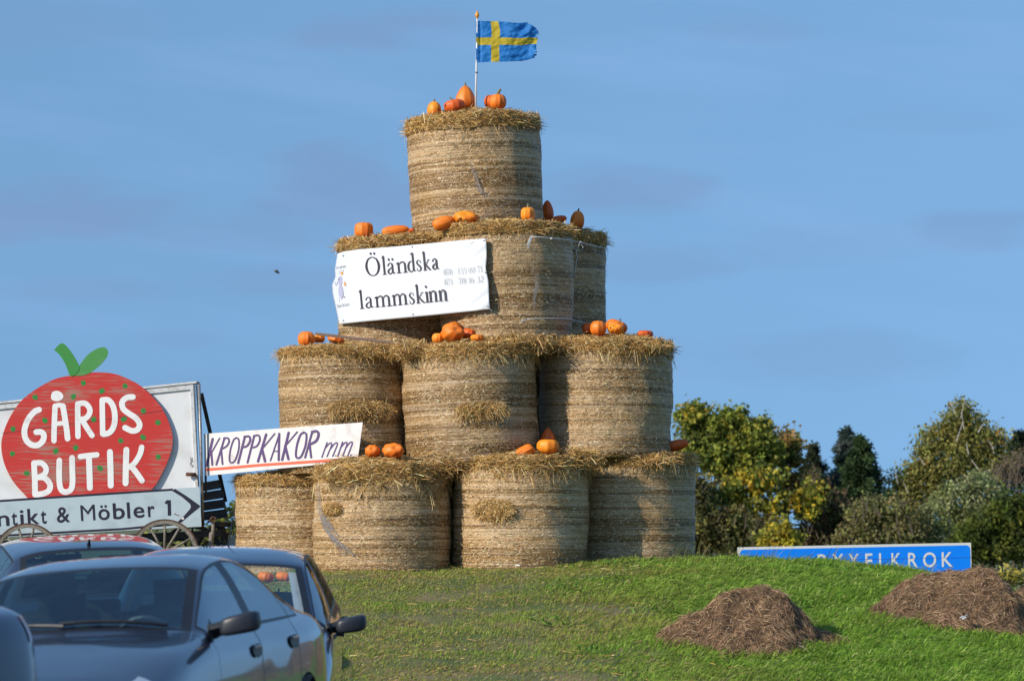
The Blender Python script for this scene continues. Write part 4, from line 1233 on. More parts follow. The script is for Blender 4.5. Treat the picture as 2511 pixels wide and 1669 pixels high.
def disc(cx, cy, rx, ry, n=18, rot=0.0):
    c, s = math.cos(rot), math.sin(rot)
    v = []
    for k in range(n):
        a = 2 * math.pi * k / n; x, y = rx * math.cos(a) * (1 + .08 * math.sin(3 * a + cx)), ry * math.sin(a)
        v.append((cx + x * c - y * s, cy + x * s + y * c))
    return v, [tuple(range(n))]


_cache = {}
def glyphs(s, bold=0.0):
    if (s, bold) in _cache: return _cache[(s, bold)]
    cu = bpy.data.curves.new('text', 'FONT'); cu.body = s; cu.size = 1; cu.offset = bold; cu.resolution_u = 6
    o = bpy.data.objects.new('text', cu); COL.objects.link(o)
    bpy.context.view_layer.update()
    dg = bpy.context.evaluated_depsgraph_get()
    me = bpy.data.meshes.new_from_object(o.evaluated_get(dg))
    v = np.array([q.co[:2] for q in me.vertices]); f = [tuple(p.vertices) for p in me.polygons]
    bpy.data.objects.remove(o); bpy.data.curves.remove(cu); bpy.data.meshes.remove(me)
    _cache[(s, bold)] = (v, f)
    return v, f


def text_fit(s, x0, y0, x1, y1, cap, bold=0.0, skew=None, capref=None):
    """typeset s so that it spans x0..x1 with its baseline from (x0,y0) to (x1,y1); cap = capital height in px"""
    v, f = glyphs(s, bold)
    lo, hi = v[:, 0].min(), v[:, 0].max()
    hv, _ = glyphs(capref or 'H', bold); ch = hv[:, 1].max() - max(0, hv[:, 1].min())
    t = (v[:, 0] - lo) / (hi - lo)
    sl = (y1 - y0) / (x1 - x0)
    sk = -sl if skew is None else skew
    hgt = v[:, 1] / ch * cap
    X = x0 + (x1 - x0) * t - hgt * sk * -1 * -1
    Yp = y0 + (y1 - y0) * t - hgt
    return list(zip(X, Yp)), f


class Marks:
    """flat paint marks on a board; every stroke is a sheet of its own a hair above the one before"""
    def __init__(s, to3d, lift=.0025, step=.00012): s.to3d, s.k, s.step, s.mb = to3d, lift, step, MB()
    def add(s, vf, m=0):
        v, f = vf
        s.mb.add([s.to3d(x, y) + Vector((0, -s.k, 0)) for x, y in v], f, m); s.k += s.step
        return s
    def build(s, name, mats, parent):
        return s.mb.build(name, mats, parent)


def board(name, outline, Y, thick, m, parent=None, label=None, cat=None, group=None, edge=None, yfun=None):
    """a flat board cut to an outline, with thickness"""
    yf = yfun or (lambda x, y: Y)
    bmh = bmesh.new()
    fr = [bmh.verts.new(P(x, y, yf(x, y))) for x, y in outline]
    bk = [bmh.verts.new(P(x, y, yf(x, y)) + Vector((0, thick, 0))) for x, y in outline]
    bmh.faces.new(fr); bmh.faces.new(bk[::-1])
    n = len(fr)
    for i in range(n):
        fc = bmh.faces.new((fr[i], bk[i], bk[(i + 1) % n], fr[(i + 1) % n])); fc.material_index = 1 if edge else 0
    bmesh.ops.recalc_face_normals(bmh, faces=bmh.faces)
    me = bpy.data.meshes.new(name); bmh.to_mesh(me); bmh.free()
    me.materials.append(m)
    if edge: me.materials.append(edge)
    o = bpy.data.objects.new(name, me); COL.objects.link(o)
    if parent: o.parent = parent
    return tag(o, label, cat, group)


def Z1(*pts): return [(x / 3.1367, 800 + y / 3.1367) + tuple(r) for x, y, *r in pts]
def Z4(*pts): return [(480 + x / 3.6292, 1000 + y / 3.6292) + tuple(r) for x, y, *r in pts]
def ZL(*pts): return [(880 + x / 6.938, 580 + y / 6.938) + tuple(r) for x, y, *r in pts]


# ------------------------------------------------------------------ the old wagon with its white side board
YW = 42.0
wg = empty('wagon', (XP(250, YW), YW + .5, gz(XP(250, YW), YW)), 'old spoke wheeled farm wagon with a tall white side board', 'wagon')
inv = -wg.location
side = board('side_board', [(-230, 1012), (478, 938), (492, 1292), (-230, 1330)], YW, .03, M['white'], wg); side.location = inv
mb = MB()
def strip(x0, y0, x1, y1, h, Y, d=.02, m=0):
    q = [P(x0, y0, Y), P(x1, y1, Y), P(x1, y1 + h, Y), P(x0, y0 + h, Y)]
    bk = [v + Vector((0, d, 0)) for v in q]
    mb.add(q + bk, [(0, 3, 2, 1), (4, 5, 6, 7), (0, 1, 5, 4), (1, 2, 6, 5), (2, 3, 7, 6), (3, 0, 4, 7)], m)
strip(-230, 1008, 482, 934, 5, YW - .035, .09)          # cap rail
strip(-230, 1016, 470, 943, 11, YW - .022)              # upper trim
mb.bar(P(470, 942, YW - .012), P(488, 1292, YW - .012), .035, .022)
tr_ = mb.build('trim', M['trim'], wg); tr_.location = inv
mb = MB()
mb.tube([P(479, 938, YW + .06), P(487, 940, YW + .02)], .02, 8)
mb.tube([P(488, 941, YW - .02), P(493, 1110, YW - .02), P(497, 1290, YW - .02)], .017, 10)
mb.tube([P(482, 945, YW + .02), P(486, 1010, YW + .02), P(491, 1120, YW + .02)], .008, 8)
o = mb.build('corner_post', M['metal'], wg, smooth=True); o.location = inv
for a_, b_, w_ in ((P(494, 965, YW + .15), P(553, 1228, YW + .9), .042), (P(504, 1160, YW + .1), P(505, 1206, YW + .1), .025)):
    o = MB().bar(a_, b_, w_, w_ * .85).build('brace', M['wood_dark'], wg); o.location = inv
mb = MB()
def poly3(pts, m=0, d=.03):
    q = [P(x, y, Y) for x, y, Y in pts]; bk = [v + Vector((0, d, 0)) for v in q]; n = len(q)
    mb.add(q + bk, [tuple(range(n - 1, -1, -1)), tuple(range(n, 2 * n))] + [(i, (i + 1) % n, n + (i + 1) % n, n + i) for i in range(n)], m)
# sloping inner planks of the wagon body seen past its end
for i in range(4):
    y0 = 1176 + i * 24
    poly3([(498, y0 + 6, YW + .35 + .02 * i), (541 + i * 4.5, y0 - 1, YW + .75 + .02 * i), (545 + i * 4.6, y0 + 20, YW + .75 + .02 * i), (498, y0 + 28, YW + .35 + .02 * i)])
o = mb.build('plank', M['wood_dark'], wg); o.location = inv
mb = MB()
# underframe: beams, axles, draw bar
mb.bar(P(-230, 1345, YW + .12), P(540, 1306, YW + .12), .075, .07)
mb.bar(P(-230, 1352, YW + .85), P(500, 1315, YW + .85), .075, .07)
for hx in (68, 405):
    mb.tube([P(hx, 1404, YW - .42), P(hx + 4, 1400, YW + 1.25)], .035, 10)
    mb.box(P(hx + 2, 1360, YW + .4), (.10, 1.1, .16))
mb.bar(P(470, 1330, YW + .05), P(535, 1285, YW + .3), .05, .05)
mb.tube([P(540, 1288, YW + .3), P(550, 1318, YW + .3), P(556, 1345, YW + .3), P(560, 1375, YW + .3)], [.05, .045, .04, .035], 8)
mb.bar(P(532, 1284, YW + .2), P(566, 1286, YW + .35), .055, .07)
mb.tube([P(470, 1352, YW + .2), P(520, 1322, YW + .2), P(545, 1310, YW + .2)], .013, 6)
mb.tube([P(478, 1366, YW + .3), P(552, 1326, YW + .3)], .013, 6)
mb.tube([P(468, 1305, YW + .2), P(515, 1312, YW + .2)], .016, 6)
mb.tube([P(485, 1345, YW + .3), P(492, 1300, YW + .3)], .016, 6)
o = mb.build('underframe', M['wood_dark'], wg); o.location = inv
mb = MB()
ring = [P(523 + 6.5 * math.cos(a), 1274 + 6.5 * math.sin(a), YW - .05) for a in np.linspace(.4, 6.2, 16)]
mb.tube(ring, .012, 8); mb.tube([P(509, 1280, YW - .05), P(513, 1277, YW - .05), P(518, 1278, YW - .05)], .014, 8)
hk = [P(553 + 5 * math.cos(a), 1311 + 5 * math.sin(a), YW + .25) for a in np.linspace(-3.0, 1.8, 10)]
for nm, tubes in (('iron_ring', None), ('iron_pin', [([P(503, 1272, YW - .06), P(499, 1273, YW - .06), P(498, 1296, YW - .06)], .012)]), ('iron_latch', [([P(456, 1162, YW - .06), P(481, 1163, YW - .06)], .022), ([P(480, 1163, YW - .06), P(485, 1168, YW - .06), P(487, 1190, YW - .06)], .007)]), ('iron_hook', [(hk, .010)])):
    m2 = mb if tubes is None else MB()
    for t_, r_ in (tubes or []): m2.tube(t_, r_, 8)
    o = m2.build(nm, M['rust'], wg, smooth=True); o.location = inv
mb = MB()
mb.tube([P(523, 1284, YW - .05), P(522, 1302, YW - .05), P(519, 1308, YW - .05), P(517, 1335, YW - .05), P(519, 1352, YW - .05)], [.018, .02, .032, .030, .018], 10)
o = mb.build('wooden_handle', M['wood_grey'], wg, smooth=True); o.location = inv


def wagon_wheel(px, py, r, Y, tint='wood_grey', spokes=12, ph=0.0):
    c = P(px, py, Y); r = r * Y / F
    mbw = MB()
    n = 48
    def ringshape(r0, r1, d0, d1):
        vs, fs = [], []
        for k in range(n):
            a = 2 * math.pi * k / n; ca, sa = math.cos(a), math.sin(a)
            vs += [(r0 * ca, d0, r0 * sa), (r1 * ca, d0, r1 * sa), (r1 * ca, d1, r1 * sa), (r0 * ca, d1, r0 * sa)]
        for k in range(n):
            a, b = k * 4, ((k + 1) % n) * 4
            for q in range(4): fs.append((a + q, b + q, b + (q + 1) % 4, a + (q + 1) % 4))
        return vs, fs
    v, f = ringshape(r * .86, r * .965, -.024, .024)
    mbw.add(v, f)
    wh = mbw.build('wheel', M[tint], wg, smooth=False); wh.location = inv + c
    v, f = ringshape(r * .966, r, -.027, .027)
    MB().add(v, f).build('iron_tyre', M['rust'], wh)
    m2 = MB()
    for k in range(spokes):
        a = 2 * math.pi * k / spokes + ph; d = Vector((math.cos(a), 0, math.sin(a)))
        m2.tube([d * r * .14, d * r * .5, d * r * .88], [.020, .015, .013], 6)
    m2.build('spokes', M[tint], wh, smooth=True)
    m3 = MB(); m3.lathe([(0, -.09), (.035, -.09), (.05, -.03), (.06, 0), (.05, .04), (0, .06)], 14)
    for k in range(len(m3.v)): x, y, z = m3.v[k]; m3.v[k] = (x, z, y)
    m3.build('hub', M[tint], wh, smooth=True)


wagon_wheel(67, 1364, 82, YW - .36, ph=.30)
wagon_wheel(404, 1356, 84, YW - .36, ph=1.57)
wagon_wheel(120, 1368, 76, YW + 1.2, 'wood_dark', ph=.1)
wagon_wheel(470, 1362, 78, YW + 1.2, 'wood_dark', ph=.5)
# scuffs on the white side board
mk = Marks(lambda x, y: P(x, y, YW), .002)
for i in range(22):
    x, y = 470 + random.uniform(-4, 4), 1120 + i * 1.1
    mk.add(ribbon([(x, y), (x + random.uniform(-2, 2), y + random.uniform(1, 5))], random.uniform(.6, 1.6), False))
o = mk.build('scuff', M['greyprint'], wg); o.location = inv

# strawberry shaped board
YB = YW - .05
def to_b(x, y): return P(x, y, YB)
berry = catmull(Z1((205, 1310), (100, 1190), (35, 1060), (10, 930), (25, 820), (80, 690), (165, 570), (280, 480), (420, 405), (560, 375), (740, 352), (880, 365), (1000, 410), (1110, 480), (1240, 620), (1310, 770), (1328, 880), (1310, 980), (1260, 1100), (1170, 1250), (1010, 1345), (600, 1420), (320, 1392), (205, 1310)), 4)[:-1]
sb = board('strawberry_sign', [tuple(q) for q in berry], YB, .022, M['red_wood'], None, 'round red strawberry shaped board lettered in white with two green leaves', 'sign', edge=M['wood_grey'])
l1 = catmull(Z1((415, 182), (475, 128), (535, 180), (590, 265), (612, 322), (590, 360), (556, 382), (535, 372), (500, 285), (455, 215), (415, 182)), 4)[:-1]
l2 = catmull(Z1((572, 380), (612, 300), (675, 218), (745, 172), (800, 160), (829, 186), (822, 232), (775, 292), (700, 352), (640, 376), (572, 380)), 4)[:-1]
board('leaf', [tuple(q) for q in l2], YB - .004, .018, M['green_wood'], sb, edge=M['wood_grey'])
board('leaf', [tuple(q) for q in l1], YB - .008, .018, mat('green_board_paint', (.04, .25, .045), .55, noise=(20, (.10, .16, .06), .55, .7)), sb, edge=M['wood_grey'])
dots = [(641, 435), (565, 540), (783, 497), (962, 458), (270, 545), (345, 722), (100, 788), (720, 715), (952, 713), (1102, 648), (1215, 738), (1100, 852), (928, 878), (582, 933), (430, 957), (95, 978), (205, 1128), (770, 1090), (1217, 1003)]
for i, (x, y) in enumerate(dots):
    (a, b_), = Z1((x, y)); mk = Marks(to_b, .0010); mk.add(disc(a, b_, 6.4, 6.6 + (i % 3) * .7, 14, .5 * i))
    if i % 3 == 0: mk.add(disc(a + .8, b_ + .8, 1.0, 1.0, 8), 1)
    mk.build('seed_dot', [M['green'], M['seed']], sb)
mk = Marks(to_b, .0016)
mk.add(ribbon([(5, 1062), (130, 1045), (260, 1028), (402, 1006)], 1.1))
mk.build('board_joint', M['wood_dark'], sb)
mk = Marks(to_b, .0020, .00006)
def S1(wd, *pts, smooth=True): mk.add(ribbon(Z1(*pts), wd / 3.1367, smooth))
w1 = 45
S1(w1, (300, 640), (262, 658), (215, 718), (188, 800), (200, 868), (240, 908), (290, 912), (328, 880), (338, 838), (318, 812), (280, 812))
(a, b_), = Z1((437, 535)); mk.add(disc(a, b_, 15.2, 13, 20))
S1(42, (424, 612), (420, 700), (416, 800), (415, 878), smooth=False); S1(36, (424, 612), (455, 604), (482, 612)); S1(44, (484, 612), (502, 720), (514, 800), (520, 862), smooth=False); S1(34, (432, 748), (500, 742), smooth=False)
S1(42, (598, 595), (598, 700), (600, 845), smooth=False); S1(42, (598, 596), (650, 590), (685, 622), (690, 665), (660, 705), (614, 718)); S1(42, (628, 712), (668, 778), (708, 838))
S1(42, (786, 565), (788, 700), (790, 826), smooth=False); S1(44, (790, 565), (836, 568), (872, 620), (884, 700), (874, 770), (842, 815), (796, 828))
S1(44, (1022, 542), (975, 548), (940, 582), (948, 632), (990, 668), (1045, 705), (1074, 752), (1058, 792), (1015, 802), (962, 778))
S1(44, (262, 1050), (268, 1180), (270, 1292), smooth=False); S1(42, (264, 1050), (320, 1050), (355, 1092), (340, 1138), (290, 1160)); S1(44, (290, 1160), (345, 1165), (385, 1215), (375, 1262), (330, 1285), (275, 1292))
S1(44, (457, 1030), (455, 1130), (460, 1220), (478, 1262), (512, 1272), (545, 1252), (558, 1200), (556, 1100), (555, 1010))
S1(42, (618, 1000), (680, 992), (745, 986), smooth=False); S1(46, (684, 996), (688, 1110), (692, 1240), smooth=False)
S1(46, (846, 965), (850, 1090), (852, 1222), smooth=False)
S1(46, (972, 948), (968, 1080), (966, 1205), smooth=False); S1(42, (1090, 928), (1075, 985), (1035, 1050), (996, 1082)); S1(44, (1008, 1072), (1050, 1125), (1092, 1185))
mk.build('lettering', M['whitepaint'], sb)

# arrow sign
YA = YW - .13
ar = board('arrow_sign', [(-230, 1240), (489, 1193.5), (494, 1290), (-230, 1330)], YA, .02, M['signgrey'], None, 'long pale arrow sign lettered Antikt & Möbler 1 on the wagon side', 'sign', edge=M['signwhite'])
mk = Marks(lambda x, y: P(x, y, YA), .002)
mk.add(ribbon([(-230, 1242.5), (424, 1199.5)], 5.2, False, False))
mk.add(ribbon([(-230, 1325.5), (300, 1296.2), (432, 1284)], 5.2, False, False))
v = Z1((1345, 1247), (1430, 1300), (1532, 1372), (1540, 1380), (1534, 1390), (1460, 1450), (1392, 1508), (1366, 1502), (1420, 1450), (1462, 1402), (1469, 1380), (1460, 1362), (1400, 1310), (1325, 1264))
mk.add((v, [(0, 1, 12, 13), (1, 2, 11, 12), (2, 3, 10, 11), (3, 4, 9, 10), (4, 5, 8, 9), (5, 6, 7, 8)]))
mk.build('arrow_border', M['black'], ar)
mk = Marks(lambda x, y: P(x, y, YA), .003)
def bl(x): return 1289.0 - .062 * x     # baseline of the words
for s, x0, x1, cap in (('A', -50, -12, 38), ('n', -6, 23.5, 38), ('t', 29.5, 43, 38), ('i', 50.3, 59, 38), ('k', 68.5, 97, 38), ('t', 101, 114.5, 38), ('&', 140, 172, 37.5), ('M', 199, 234, 38.5), ('ö', 242, 269.5, 38.5), ('b', 278, 306.5, 38.5), ('l', 312.5, 319.5, 38.5), ('e', 328, 354.5, 38.5), ('r', 363.5, 380, 38.5), ('1', 407, 419, 38.5)):
    
    if s == '1':
        mk.build('lettering', M['black'], ar); mk = Marks(lambda x, y: P(x, y, YA), .003)
        mk.add(ribbon([(414.5, bl(414) - 38), (415.5, bl(414))], 8.0, False, False)); mk.add(ribbon([(405.5, bl(406) - 30), (412, bl(412) - 37)], 6.0, False, False)); continue
    if s in ('&', 'M'): mk.build('lettering', M['black'], ar); mk = Marks(lambda x, y: P(x, y, YA), .003)
    mk.add(text_fit(s, x0, bl(x0), x1, bl(x1), cap, 0 if s == 'M' else .012))
mk.build('lettering', M['black'], ar)
mk = Marks(lambda x, y: P(x, y, YA), .005)
for i in range(14):
    x, y = 424 + i * 1.8 + random.gauss(0, 1), 1257 + i * .75 + random.gauss(0, 1.2)
    mk.add(ribbon([(x, y), (x + random.uniform(2, 6), y + random.uniform(0, 3))], random.uniform(.6, 2.0), False), i % 2)
mk.add(disc(448, 1270, 4, 3.2, 9, .5)); 
mk.build('peeled_patch', [M['cream'], M['wood_grey']], ar)

# long hand lettered board
_xa, _xb = XP(500, 42.08), XP(890, 40.70); _m = (40.70 - 42.08) / (_xb - _xa)
def YKf(x, y=None): return (42.08 - _m * _xa) / (1 - _m * (x - IW / 2) / F)
kb = board('hand_lettered_sign', Z4((72, 229), (1486, 127), (1440, 470), (78, 603)), 0, .02, M['cream'], None, 'long white board hand lettered KROPPKAKOR m.m. with a red underline', 'sign', edge=M['wood_grey'], yfun=YKf)
mk = Marks(lambda x, y: P(x, y, YKf(x)), .004)
def S4(wd, *pts, smooth=True, m=0): mk.add(ribbon(Z4(*pts), wd * .86 / 3.6292, smooth), m)
S4(26, (150, 275), (97, 512), smooth=False); S4(15, (212, 268), (135, 405), smooth=False); S4(21, (138, 390), (147, 505), smooth=False)
S4(20, (256, 266), (183, 503), smooth=False); S4(19, (250, 268), (286, 268), (296, 300), (272, 340), (225, 366)); S4(19, (226, 366), (238, 498), smooth=False)
S4(17, (362, 264), (383, 285), (381, 370), (350, 462), (318, 486), (300, 460), (308, 370), (336, 285), (362, 264))
S4(23, (437, 252), (377, 489), smooth=False); S4(22, (432, 256), (474, 252), (484, 288), (456, 336), (410, 350))
S4(21, (520, 246), (460, 484), smooth=False); S4(19, (515, 250), (558, 242), (570, 284), (542, 338), (495, 352))
S4(25, (626, 234), (553, 474), smooth=False); S4(15, (702, 228), (588, 366), smooth=False); S4(26, (588, 362), (616, 472), smooth=False)
S4(15, (744, 228), (664, 466), smooth=False); S4(23, (742, 228), (737, 462), smooth=False); S4(12, (698, 386), (742, 380), smooth=False)
S4(25, (826, 219), (768, 460), smooth=False); S4(15, (902, 212), (792, 342), smooth=False); S4(25, (795, 336), (824, 454), smooth=False)
S4(20, (962, 216), (984, 238), (976, 330), (940, 424), (908, 444), (890, 420), (900, 330), (930, 240), (962, 216))
S4(20, (1036, 208), (972, 440), smooth=False); S4(26, (1034, 212), (1076, 206), (1092, 236), (1070, 292), (1010, 324)); S4(21, (1012, 322), (1026, 438), smooth=False)
mk.build('lettering', M['purple'], kb); mk = Marks(lambda x, y: P(x, y, YKf(x)), .004)
S4(14, (1168, 306), (1122, 438), smooth=False); S4(14, (1150, 360), (1185, 318), (1206, 312), (1206, 336), (1168, 430)); S4(14, (1200, 360), (1236, 316), (1258, 310), (1256, 336), (1218, 428))
S4(16, (1244, 424), (1246, 426), smooth=False)
S4(14, (1306, 302), (1262, 430), smooth=False); S4(14, (1290, 352), (1322, 312), (1343, 306), (1342, 332), (1308, 424)); S4(14, (1336, 352), (1370, 308), (1390, 303), (1388, 330), (1352, 424))
S4(16, (1379, 418), (1381, 420), smooth=False)
mk.build('lettering', M['purple'], kb)
mk = Marks(lambda x, y: P(x, y, YKf(x)), .004)
mk.add(ribbon(Z4((84, 548), (300, 532), (560, 508), (900, 486), (1200, 466), (1386, 459)), 24 / 3.6292, True, False))
mk.build('underline', M['redline'], kb)

# printed banner, stretched from the front of one bale round the side of the next
def Yban(x, y=None): return float(np.interp(x, [800, 816, 832, 850, 880, 930, 990, 1080, 1140, 1205], [42.62, 42.46, 42.26, 42.10, 41.90, 41.68, 41.48, 41.20, 41.06, 40.93]))
nu, nv = 90, 44
top = np.array([(828, 622), (842, 617), (880, 611.5), (960, 605.5), (1060, 596), (1140, 588.5), (1191, 584.5)], float)
bot = np.array([(833, 795), (848, 793), (880, 789.5), (960, 782), (1060, 772.5), (1140, 764.5), (1201.5, 758)], float)
tp = np.stack([np.interp(np.linspace(0, 1, nu + 1), np.linspace(0, 1, 7), top[:, k]) for k in (0, 1)], 1)
bt = np.stack([np.interp(np.linspace(0, 1, nu + 1), np.linspace(0, 1, 7), bot[:, k]) for k in (0, 1)], 1)
V = np.linspace(0, 1, nv + 1)
ledge = np.interp(V, [0, .12, .24, .33, .45, .58, .75, .9, 1], [0, -4.5, -8, -7, -16, -15, -9, -4, 0])
redge = np.interp(V, [0, .1, .3, .42, .6, .75, .85, 1], [0, 1, -1, -4.5, 0, 0, -1, 0])
bv = []
for j, t in enumerate(V):
    for i in range(nu + 1):
        u = i / nu
        x = tp[i, 0] * (1 - t) + bt[i, 0] * t; y = tp[i, 1] * (1 - t) + bt[i, 1] * t
        x += ledge[j] * max(0, 1 - u / .10) ** 1.5 + redge[j] * max(0, 1 - (1 - u) / .12)
        fold = .007 * math.sin((u * .8 - t * .5) * 23) * math.exp(-((u - .15) / .2) ** 2) + .010 * math.sin(u * 9 + 2 * t) * math.exp(-((u - .85) / .12) ** 2) + .012 * math.sin((u * 1.2 + t * .9) * 34) * max(0, u - .80) / .2 * (abs(t - .5) * 1.3)
        bv.append(P(x, y, Yban(x) + fold - .004))
bf = [(j * (nu + 1) + i, j * (nu + 1) + i + 1, (j + 1) * (nu + 1) + i + 1, (j + 1) * (nu + 1) + i) for j in range(nv) for i in range(nu)]
ban = obj('banner', bv, bf, M['banner'], None, True)
ban.data.flip_normals() if hasattr(ban.data, 'flip_normals') else None
so = ban.modifiers.new('thickness', 'SOLIDIFY'); so.thickness = .003; so.offset = 0
tag(ban, 'white vinyl banner printed Öländska lammskinn, tied across the third level bales', 'banner')

G_ = {
 'l': [[(.12, 1.50, .05), (.34, 1.60, .09), (.5, 1.72, .10)], [(.5, 1.68, .2), (.5, .9, .19), (.5, .05, .19)], [(.05, .03, .07), (.95, .03, .07)]],
 'n': [[(.0, .83, .05), (.14, .91, .09), (.22, .99, .10)], [(.22, .97, .19), (.22, .05, .19)], [(.02, .03, .07), (.44, .03, .07)], [(.26, .74, .06), (.40, .92, .09), (.6, .98, .14), (.76, .86, .18), (.79, .6, .19), (.79, .05, .19)], [(.58, .03, .07), (1.0, .03, .07)]],
 'm': [[(.0, .83, .05), (.09, .91, .09), (.14, .99, .10)], [(.14, .97, .19), (.14, .05, .19)], [(.01, .03, .07), (.28, .03, .07)],
       [(.17, .74, .06), (.25, .92, .09), (.37, .98, .14), (.47, .86, .18), (.49, .6, .19), (.49, .05, .19)], [(.36, .03, .07), (.62, .03, .07)],
       [(.52, .74, .06), (.60, .92, .09), (.72, .98, .14), (.82, .86, .18), (.84, .6, .19), (.84, .05, .19)], [(.71, .03, .07), (1.0, .03, .07)]],
 'a': [[(.16, .72, .14), (.20, .86, .10), (.40, .98, .08), (.60, .93, .13), (.67, .78, .18), (.67, .5, .18), (.67, .2, .18), (.76, .06, .12), (.98, .10, .04)], [(.66, .58, .06), (.40, .50, .09), (.18, .34, .15), (.15, .16, .17), (.32, .03, .13), (.52, .08, .08), (.66, .22, .06)]],
 'd': [[(.70, .84, .06), (.48, .96, .07), (.24, .80, .14), (.14, .48, .19), (.22, .16, .17), (.42, .02, .10), (.60, .08, .07), (.70, .2, .06)], [(.74, 1.70, .18), (.74, .9, .18), (.74, .08, .18)], [(.44, 1.56, .05), (.6, 1.64, .08), (.74, 1.73, .09)], [(.74, .06, .09), (.98, .10, .05)]],
 's': [[(.82, .72, .05), (.80, .90, .07), (.52, 1.0, .06), (.24, .90, .10), (.20, .72, .15), (.48, .54, .19), (.78, .34, .17), (.80, .14, .12), (.50, .01, .07), (.20, .06, .07), (.14, .30, .05)]],
 'k': [[(.02, 1.52, .05), (.14, 1.62, .09), (.23, 1.74, .10)], [(.23, 1.70, .19), (.23, .05, .19)], [(.03, .03, .07), (.46, .03, .07)], [(.30, .44, .06), (.52, .68, .08), (.74, .93, .07)], [(.58, .95, .05), (.92, .95, .05)], [(.40, .54, .10), (.60, .28, .18), (.80, .08, .17), (1.0, .03, .06)]],
 'i': [[(.1, .83, .05), (.32, .91, .09), (.5, .99, .10)], [(.5, .97, .19), (.5, .05, .19)], [(.08, .03, .07), (.95, .03, .07)]],
 'O': [[(.5, 1.70, .08), (.22, 1.48, .15), (.09, .86, .23), (.22, .24, .17), (.5, .02, .08), (.78, .24, .15), (.91, .86, .23), (.78, 1.48, .17), (.5, 1.70, .08)]],
}
mk = Marks(lambda x, y: P(x, y, Yban(x) - .012), .004)
ROT = math.radians(5.4)
def put(ch, x0, x1, yb0, slope, xh):
    """glyph between x0 and x1 (banner zoom px), standing on the sloping baseline"""
    wd = x1 - x0
    for st in G_[ch]:
        pts = []
        for gx_, gy_, gw in st:
            X = x0 + gx_ * wd; pts.append((X - gy_ * xh * math.sin(ROT), yb0 + slope * X - gy_ * xh, gw * xh * .84))
        mk.add(ribbon(ZL(*[(a, b, c / 6.938) for a, b, c in pts]), None, len(pts) > 2, False))
def diamond(x, y, r):
    q = ZL((x, y - r * 1.35), (x + r, y), (x, y + r * 1.35), (x - r, y)); mk.add((q, [(0, 1, 2, 3)]))
s1, b1 = -.1030, 692
for ch, x0, x1 in (('O', 118, 375), ('l', 400, 475), ('a', 482, 625), ('n', 640, 832), ('d', 825, 972), ('s', 980, 1072), ('k', 1095, 1228), ('a', 1245, 1366)): put(ch, x0, x1, b1, s1, 188)
for x, y in ((197, 290), (257, 286), (503, 390), (566, 385)): diamond(x, y, 19)
mk.build('lettering', M['print_'], ban); mk = Marks(lambda x, y: P(x, y, Yban(x) - .012), .004)
s2, b2 = -.0970, 1232
for ch, x0, x1 in (('l', 12, 95), ('a', 110, 256), ('m', 275, 562), ('m', 568, 842), ('s', 855, 955), ('k', 972, 1126), ('i', 1125, 1204), ('n', 1190, 1345), ('n', 1355, 1508)): put(ch, x0, x1, b2, s2, 188)
diamond(1135, 852, 20)
mk.build('lettering', M['print_'], ban)
D_ = {
 '0': [[(.5, 1, .04), (.2, .8, .07), (.12, .5, .09), (.2, .2, .07), (.5, 0, .04), (.8, .2, .07), (.88, .5, .09), (.8, .8, .07), (.5, 1, .04)]],
 '1': [[(.3, .9, .04), (.55, 1, .06)], [(.55, .98, .09), (.55, .02, .09)], [(.25, .01, .04), (.85, .01, .04)]],
 '7': [[(.08, .84, .05), (.12, .97, .07), (.9, .97, .06), (.62, .5, .06), (.4, 0, .09)]],
 '3': [[(.15, .88, .05), (.45, 1, .06), (.75, .85, .09), (.68, .62, .07), (.4, .53, .05), (.72, .45, .07), (.85, .25, .09), (.6, .03, .06), (.12, .05, .06)]],
 '8': [[(.5, 1, .05), (.2, .8, .08), (.5, .54, .07), (.84, .24, .09), (.5, 0, .05), (.16, .24, .08), (.5, .54, .06), (.8, .8, .07), (.5, 1, .05)]],
 '6': [[(.82, 1, .04), (.4, .78, .07), (.15, .35, .09), (.45, 0, .05), (.85, .28, .09), (.55, .56, .05), (.2, .42, .05)]],
 '2': [[(.12, .8, .06), (.4, 1, .06), (.75, .85, .09), (.68, .55, .08), (.1, .03, .06), (.9, .04, .08)]],
 '-': [[(.05, .26, .05), (.95, .34, .05)]],
}
mk = Marks(lambda x, y: P(x, y, Yban(x) - .012), .004)
def num(ch, x0, x1, yb, h):
    for st in D_[ch]:
        pts = [(x0 + gx_ * (x1 - x0) - gy_ * h * .06, yb - gy_ * h, gw * h * .75) for gx_, gy_, gw in st]
        mk.add(ribbon(ZL(*[(a, b, c / 6.938) for a, b, c in pts]), None, len(pts) > 2, False))
def line(items, yb, sl, h):
    for ch, x0, x1 in items: num(ch, x0, x1, yb + sl * (x0 - 1440), h)
line([('0', 1442, 1484), ('7', 1488, 1528), ('0', 1536, 1582), ('-', 1614, 1636), ('1', 1682, 1712), ('1', 1738, 1768), ('1', 1790, 1820), ('0', 1862, 1912), ('0', 1920, 1974), ('7', 2008, 2060), ('1', 2066, 2104)], 655, -.083, 104)
line([('0', 1452, 1492), ('7', 1496, 1536), ('3', 1544, 1584), ('-', 1620, 1644), ('7', 1682, 1728), ('0', 1730, 1776), ('8', 1780, 1824), ('8', 1862, 1910), ('6', 1916, 1966), ('3', 2010, 2060), ('2', 2072, 2124)], 826, -.083, 104)
mk.build('phone_numbers', M['greyprint'], ban)
mk = Marks(lambda x, y: P(x, y, Yban(x) - .012), .004)
for x, y in ((1186, 590), (1195, 751), (1190, 668), (841, 627), (842, 786), (1010, 605), (1012, 770)): mk.add(disc(x, y, 1.9, 1.9, 10))
